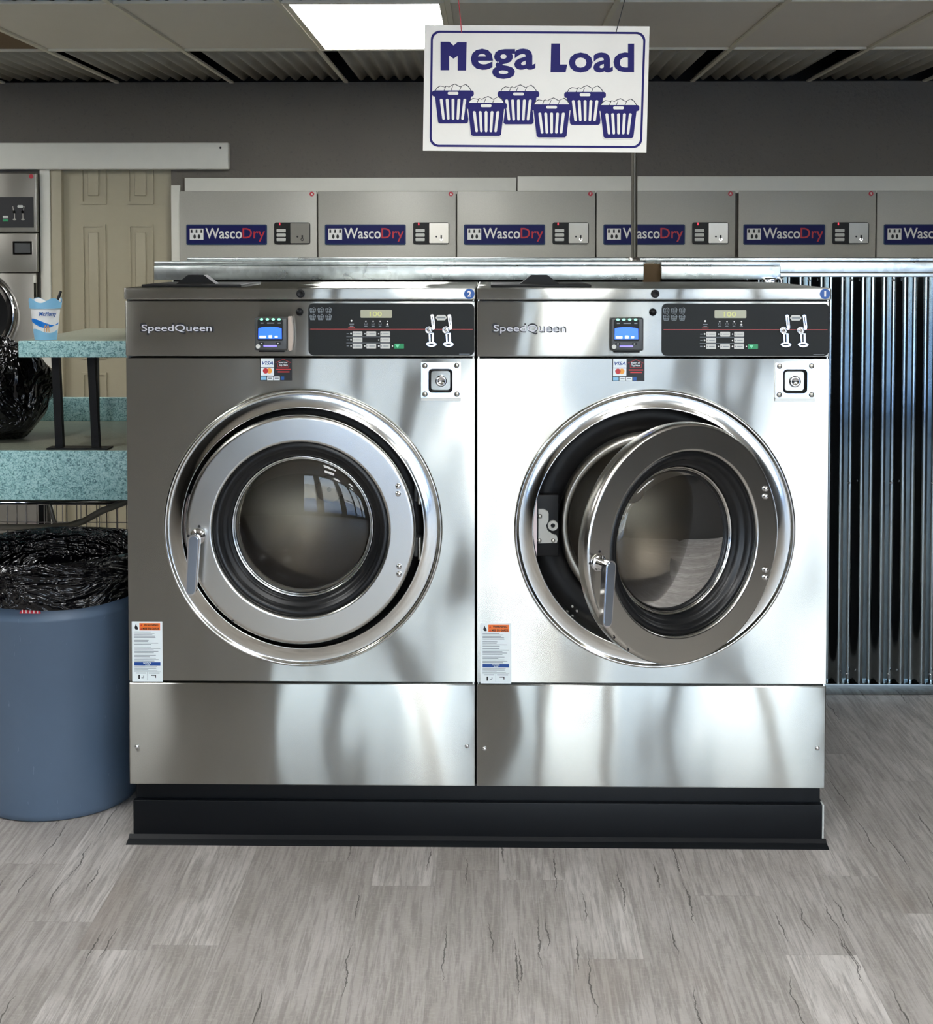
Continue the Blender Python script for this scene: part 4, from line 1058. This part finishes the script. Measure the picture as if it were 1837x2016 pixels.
for (u, ub, y) in ((110, 118.5, YT+.06), (180, 190, YT+.06)):
    xt = F(u, 705, y)[0]; xbm = F(ub, 880, y)[0]; w = .0135
    g = G(); g.add([(xbm-w, y-w, zt0), (xbm+w, y-w, zt0), (xbm+w, y+w, zt0), (xbm-w, y+w, zt0), (xt-w, y-w, zs0+.028), (xt+w, y-w, zs0+.028), (xt+w, y+w, zs0+.028), (xt-w, y+w, zs0+.028)],
                   [(0, 3, 2, 1), (4, 5, 6, 7), (0, 1, 5, 4), (1, 2, 6, 5), (2, 3, 7, 6), (3, 0, 4, 7)], 'black'); g.build('post', t)
xq = F(95, 884, YT+.05)[0]; xr_ = F(216, 884, YT+.05)[0]
G().box(xq, xr_, YT+.028, YT+.095, zt0+.0005, zt0+.006, 'black').build('base_plate', t)
for (x, y) in ((sxl+.05, YTB-.12), (TXR-.05, YTB-.12)): G().box(x-.0135, x+.0135, y-.0135, y+.0135, zt0, zs1-.03, 'black').build('post', t)

# cup and spoon
YC = YT+.075
cxm, _ = F(90, 650, YC); cz0 = zs1+.0008
hcup = F(90, 585, YC)[1]-cz0; rt_ = 31.5/556*.98; rb_ = rt_*.70
zb_ = lambda f: cz0+hcup*f
rad = lambda f: rb_+(rt_-rb_)*min(1, f*1.05)
t = thing('paper_cup', 'blue and white paper dessert cup with folded rim, standing on the raised shelf', 'cup', (cxm, YC, cz0))
g = G(); N = 48
def wallcup(f0, f1, k, off=0., fn0=None, fn1=None, a0=0, a1=360, n=N):
    vs = []; fs = []
    for i in range(n+1):
        a = radians(a0+(a1-a0)*i/n); 
        A = f0 if fn0 is None else fn0(a); B_ = f1 if fn1 is None else fn1(a)
        for q in range(4):
            f = A+(B_-A)*q/3; r = rad(f)+off; vs.append((cxm+r*cos(a), YC+r*sin(a), zb_(f)))
    for i in range(n):
        for q in range(3): p = i*4+q; fs.append((p, p+4, p+5, p+1))
    g.add(vs, fs, k, True)
petal = lambda a: .93+.055*cos(4*(a+pi/2+.78))
wallcup(0, .16, 'cupblue'); wallcup(.16, .74, 'cupwhite')
g.lathe_z(cxm, YC, [(.0001, cz0), (rb_*.97, cz0), (rb_*1.0, cz0)], 'cupwhite', N)
g.build('cup_body', t); 
g = G(); wallcup(.74, 1, 'cupblue', .0035, None, petal); wallcup(.74, .98, 'cupwhite', -.001, None, lambda a: petal(a)-.01)
g.add([(cxm+rad(.74)*cos(2*pi*i/N)*s_, YC+rad(.74)*sin(2*pi*i/N)*s_, zb_(.74)) for s_ in (1.0, 1.07) for i in range(N)], [(i, (i+1) % N, N+(i+1) % N, N+i) for i in range(N)], 'cupblue')
g.build('folded_rim', t)
g = G(); F0 = lambda a: .42-.10*sin((degrees_(a)-185)/170*pi)+.03
def degrees_(a): return math.degrees(a)
g_s = g
wallcup(.3, .5, 'cupdeep', .0008, lambda a: .36+.07*cos((degrees_(a)-200)/160*2*pi*.9), lambda a: .40+.075*cos((degrees_(a)-215)/160*2*pi*.75)+.05*max(0, sin((degrees_(a)-180)/180*pi)), 182, 358, 30)
wallcup(.2, .3, 'cupblue', .0006, lambda a: .15, lambda a: .22+.05*cos((degrees_(a)-230)/150*2*pi), 182, 358, 30)
g.build('wave_print', t)
g = G(); vs, fs = text_mesh('McFlurry', .01, .2); ax = min(p[0] for p in vs); bx2 = max(p[0] for p in vs)
def cyl_text(vs, fs, a0, a1, f0, f1, k):
    azs = min(p[1] for p in vs); bzs = max(p[1] for p in vs); out = []
    for p in vs:
        a = radians(a0+(a1-a0)*(p[0]-ax)/(bx2-ax)); f = f0+(f1-f0)*(p[1]-azs)/(bzs-azs); r = rad(f)+(.0016 if p[2] > 0 else .0002)
        out.append((cxm+r*cos(a), YC+r*sin(a), zb_(f)))
    g.add(out, fs, k)
cyl_text(vs, fs, 262, 335, .54, .67, 'stkblue')
g.build('lettering', t)
g = G()
aM = 292; 
def onc(a, f): r = rad(f)+.0015; a = radians(a); return (cxm+r*cos(a), YC+r*sin(a), zb_(f))
g.tube([onc(aM-11+11*i/8, .20+.15*sin(pi*i/8)**.6) for i in range(9)], .0012, 'arch', 6); g.tube([onc(aM+11*i/8, .20+.15*sin(pi*i/8)**.6) for i in range(9)], .0012, 'arch', 6)
g.build('arches_print', t)
sx0, sz0 = F(111, 598, YC+.01); sx1, sz1 = F(121, 573, YC+.02)
dxx = (sx1-sx0)/(sz1-sz0)
t = G(); t.tube([(sx0-dxx*.085, YC, sz0-.085), (sx0, YC+.008, sz0), (sx0*.4+sx1*.6, YC+.012, sz0*.4+sz1*.6), (sx1, YC+.014, sz1)], [.003, .0045, .0055, .0045], 'black', 8)
tag(t.build('plastic_spoon'), 'black plastic spoon handle sticking out of the blue and white cup', 'spoon')

# ================================================================== BLACK GARBAGE BAG ON THE TABLE
def blob(name, cx, cy, cz, rx, ry, rz, seed, k, flat=None, top=None, n=40, m=28):
    random.seed(seed); ph = [(random.uniform(2, 7), random.uniform(0, 6.3), random.uniform(2, 6), random.uniform(0, 6.3), random.uniform(.012, .04)) for _ in range(9)]
    vs = []; fs = []
    for j in range(m+1):
        th = pi*j/m
        for i in range(n):
            a = 2*pi*i/n
            d = 1+.05*sin(13*a+4*th)*math.exp(-th*1.1)+.03*sin(7*a-9*th)+sum(A*sin(round(f1)*a+p1)*sin(f2*th+p2) for f1, p1, f2, p2, A in ph)
            x = rx*sin(th)**.8*cos(a)*d; y = ry*sin(th)**.8*sin(a)*d; z = rz*cos(th)*d
            if top and th < .9: 
                w = (th/.9); x *= .35+.65*w; y *= .35+.65*w
            Z_ = cz+z
            if flat is not None: Z_ = max(Z_, flat)
            vs.append((cx+x, cy+y, Z_))
    for j in range(m):
        for i in range(n): p = j*n+i; q = j*n+(i+1) % n; fs.append((p, p+n, q+n, q))
    g = G(); g.add(vs, fs, k, True); return g
bxx = F(100, 820, 1.05)[0]; btz = F(20, 660, 1.0)[1]
g = blob('b', bxx-.30, 1.06, (zt0+btz)/2-.01, .30, .25, (btz-zt0)/2+.02, 11, 'bag', zt0+.001, True)
ob = g.build('garbage_bag'); ob.modifiers.new('s', 'SUBSURF').levels = 1; ob.modifiers['s'].render_levels = 1
tag(ob, 'full black plastic garbage bag slumped on the folding table', 'garbage bag')

# ================================================================== TRASH CAN AND LINER
BX, BY = -1.40, .398
t = thing('trash_can', 'round slate-blue plastic trash can standing on the floor beside the washers', 'trash can', (BX, BY, 0))
g = G(); g.lathe_z(BX, BY, [(.0001, .012), (.24, .012), (.252, .0), (.258, .004), (.260, .02), (.2985, .640), (.303, .648), (.3035, .656), (.2995, .664), (.3005, .80), (.2945, .80), (.2935, .66), (.254, .03)], 'bin', 96)
g.build('can_body', t)
g = G(); g.lathe_z(BX, BY, [(.3005, .79), (.307, .792), (.309, .808), (.304, .818), (.2945, .815), (.2945, .79)], 'bin', 96); g.build('rim', t)
random.seed(5)
phs = [(random.randint(18, 60), random.uniform(0, 6.3), random.uniform(.3, 1)) for _ in range(8)]
phl = [(random.randint(2, 9), random.uniform(0, 6.3), random.uniform(.3, 1)) for _ in range(6)]
fold = lambda a: sum(A*sin(k*a+p) for k, p, A in phs)/3.0
lo = lambda a: sum(A*sin(k*a+p) for k, p, A in phl)/3.0
def lf(a, p, r, z):
    if p <= 6: amp = .013*min(1, (7-p)/3); return r-.002+amp*fold(a), z+.004*lo(a)
    if p <= 9: return r+.0022*abs(lo(a)), z+.004*lo(a)
    am = .0045+.004*(p-9)/7
    return r+am*lo(a*1.0+p*.5)+.0015*fold(a)+.004, z+(.010*lo(a+1.0) if p > 13 else .004*lo(a))-(.006 if p > 13 else 0)
prof = [(.20, .50), (.262, .56), (.272, .60), (.278, .65), (.280, .70), (.282, .75), (.284, .80), (.292, .829), (.304, .833), (.313, .828), (.3165, .815), (.3165, .800), (.316, .78), (.3165, .76), (.317, .74), (.318, .715), (.319, .700)]
g = G(); g.lathe_z(BX, BY, prof, 'liner', 320, True, lf)
tag(g.build('bin_liner'), 'black plastic liner folded over the rim of the trash can', 'bin liner')
rx_, rz_ = F(58, 1205, BY-.32); g = G()
vs = []; n = 12
pts = [(rx_+.033*cos(pi*i/n), rz_-.006+.018*sin(pi*i/n)) for i in range(n+1)]
g.prism(pts, BY-.3145, BY-.311, 'red')
for k_ in range(-2, 3): g.box(rx_+k_*.012-.0015, rx_+k_*.012+.0015, BY-.3155, BY-.3145, rz_-.005, rz_+.008, 'cupwhite')
o = g.build('can_sticker'); root = [x for x in C.objects if x.name == 'trash_can'][0]; o.parent = root; o.matrix_parent_inverse = Matrix.Translation(-root.location); o.name = 'red_emblem'
o['label'] = 'small red emblem half hidden by the liner'

# ================================================================== WIRE LAUNDRY CART UNDER THE TABLE
t = thing('laundry_cart', 'chrome wire laundry cart parked under the folding table behind the trash can', 'laundry cart', (-1.75, 1.15, 0))
cy0, cy1 = .98, 1.44; cxl, cxr = -2.3, -1.30
ztop = F(100, 989, cy0)[1]; zbar = F(100, 1028, cy0)[1]
wires = G(); g = G()
x = F(16, 1000, cy0)[0]-.038*9; 
while x < cxr:
    g.tube([(x, cy0, .42), (x, cy0, ztop)], .0022, 'chrome', 6); x += .0375
for z in (zbar, .60, .50): g.tube([(cxl, cy0, z), (cxr, cy0, z)], .0022, 'chrome', 6)
g.build('wire_side', t)
g = G(); y = cy0
while y < cy1: g.tube([(cxr, y, .42), (cxr, y, ztop)], .0022, 'chrome', 6); y += .0375
for z in (zbar, .60, .50): g.tube([(cxr, cy0, z), (cxr, cy1, z)], .0022, 'chrome', 6)
g.build('wire_side', t)
g = G(); x = cxl
while x < cxr: g.tube([(x, cy1, .42), (x, cy1, ztop)], .0022, 'chrome', 6); x += .0375*2
g.build('wire_side', t)
g = G(); g.tube([(cxl, cy0, ztop), (cxr, cy0, ztop), (cxr, cy1, ztop), (cxl, cy1, ztop), (cxl, cy0, ztop)], .010, 'chrome', 10); g.build('top_rail', t)
g = G(); g.tube([(cxl, cy0, .42), (cxr, cy0, .42), (cxr, cy1, .42), (cxl, cy1, .42), (cxl, cy0, .42)], .010, 'chrome', 10)
for k_ in range(1, 9): xx = cxl+(cxr-cxl)*k_/9; g.tube([(xx, cy0, .42), (xx, cy1, .42)], .003, 'chrome', 6)
g.build('basket_floor', t)
yb = cy0-.03
pp = [F(u, v, yb) for u, v in ((-140, 1037), (0, 1038), (90, 1038), (135, 1035), (165, 1026), (200, 1006), (256, 985))]
g = G(); g.tube([(p[0], yb, p[1]) for p in pp], .0125, 'greyplastic2', 12); g.build('bumper_tube', t)
g = G(); p = F(96, 984, yb+.05); q = F(112, 1042, yb+.05); g.tube([(p[0], yb+.045, p[1]), (q[0], yb+.045, q[1]), (q[0]+.05, yb+.045, .2)], .008, 'greyplastic2', 10); g.build('strut', t)
for (x, y) in ((cxl+.06, cy0+.05), (cxr-.06, cy0+.05), (cxl+.06, cy1-.05), (cxr-.06, cy1-.05)):
    g = G(); g.tube([(x, y, .09), (x, y, .42)], .010, 'chrome', 8); g.tube([(x-.013, y, .045), (x+.013, y, .045)], .045, 'black', 20); g.build('caster', t)
M['greyplastic2'] = mat('grey_bumper', (120, 116, 106), .4, .3)
for o in C.objects:
    if o.type == 'MESH' and o.name.split('.')[0] in ('bumper_tube', 'strut'): o.data.materials[0] = M['greyplastic2']

# ================================================================== OUTSIDE, SEEN ONLY IN REFLECTIONS
struct(G().box(-40, 40, -60, YF-.2, -.12, -.02, 'asphalt').build('floor_outdoor_pavement'))
struct(G().box(-14, 3.4, -34, -33, -.1, 3.6, 'stucco').build('wall_opposite_building'))
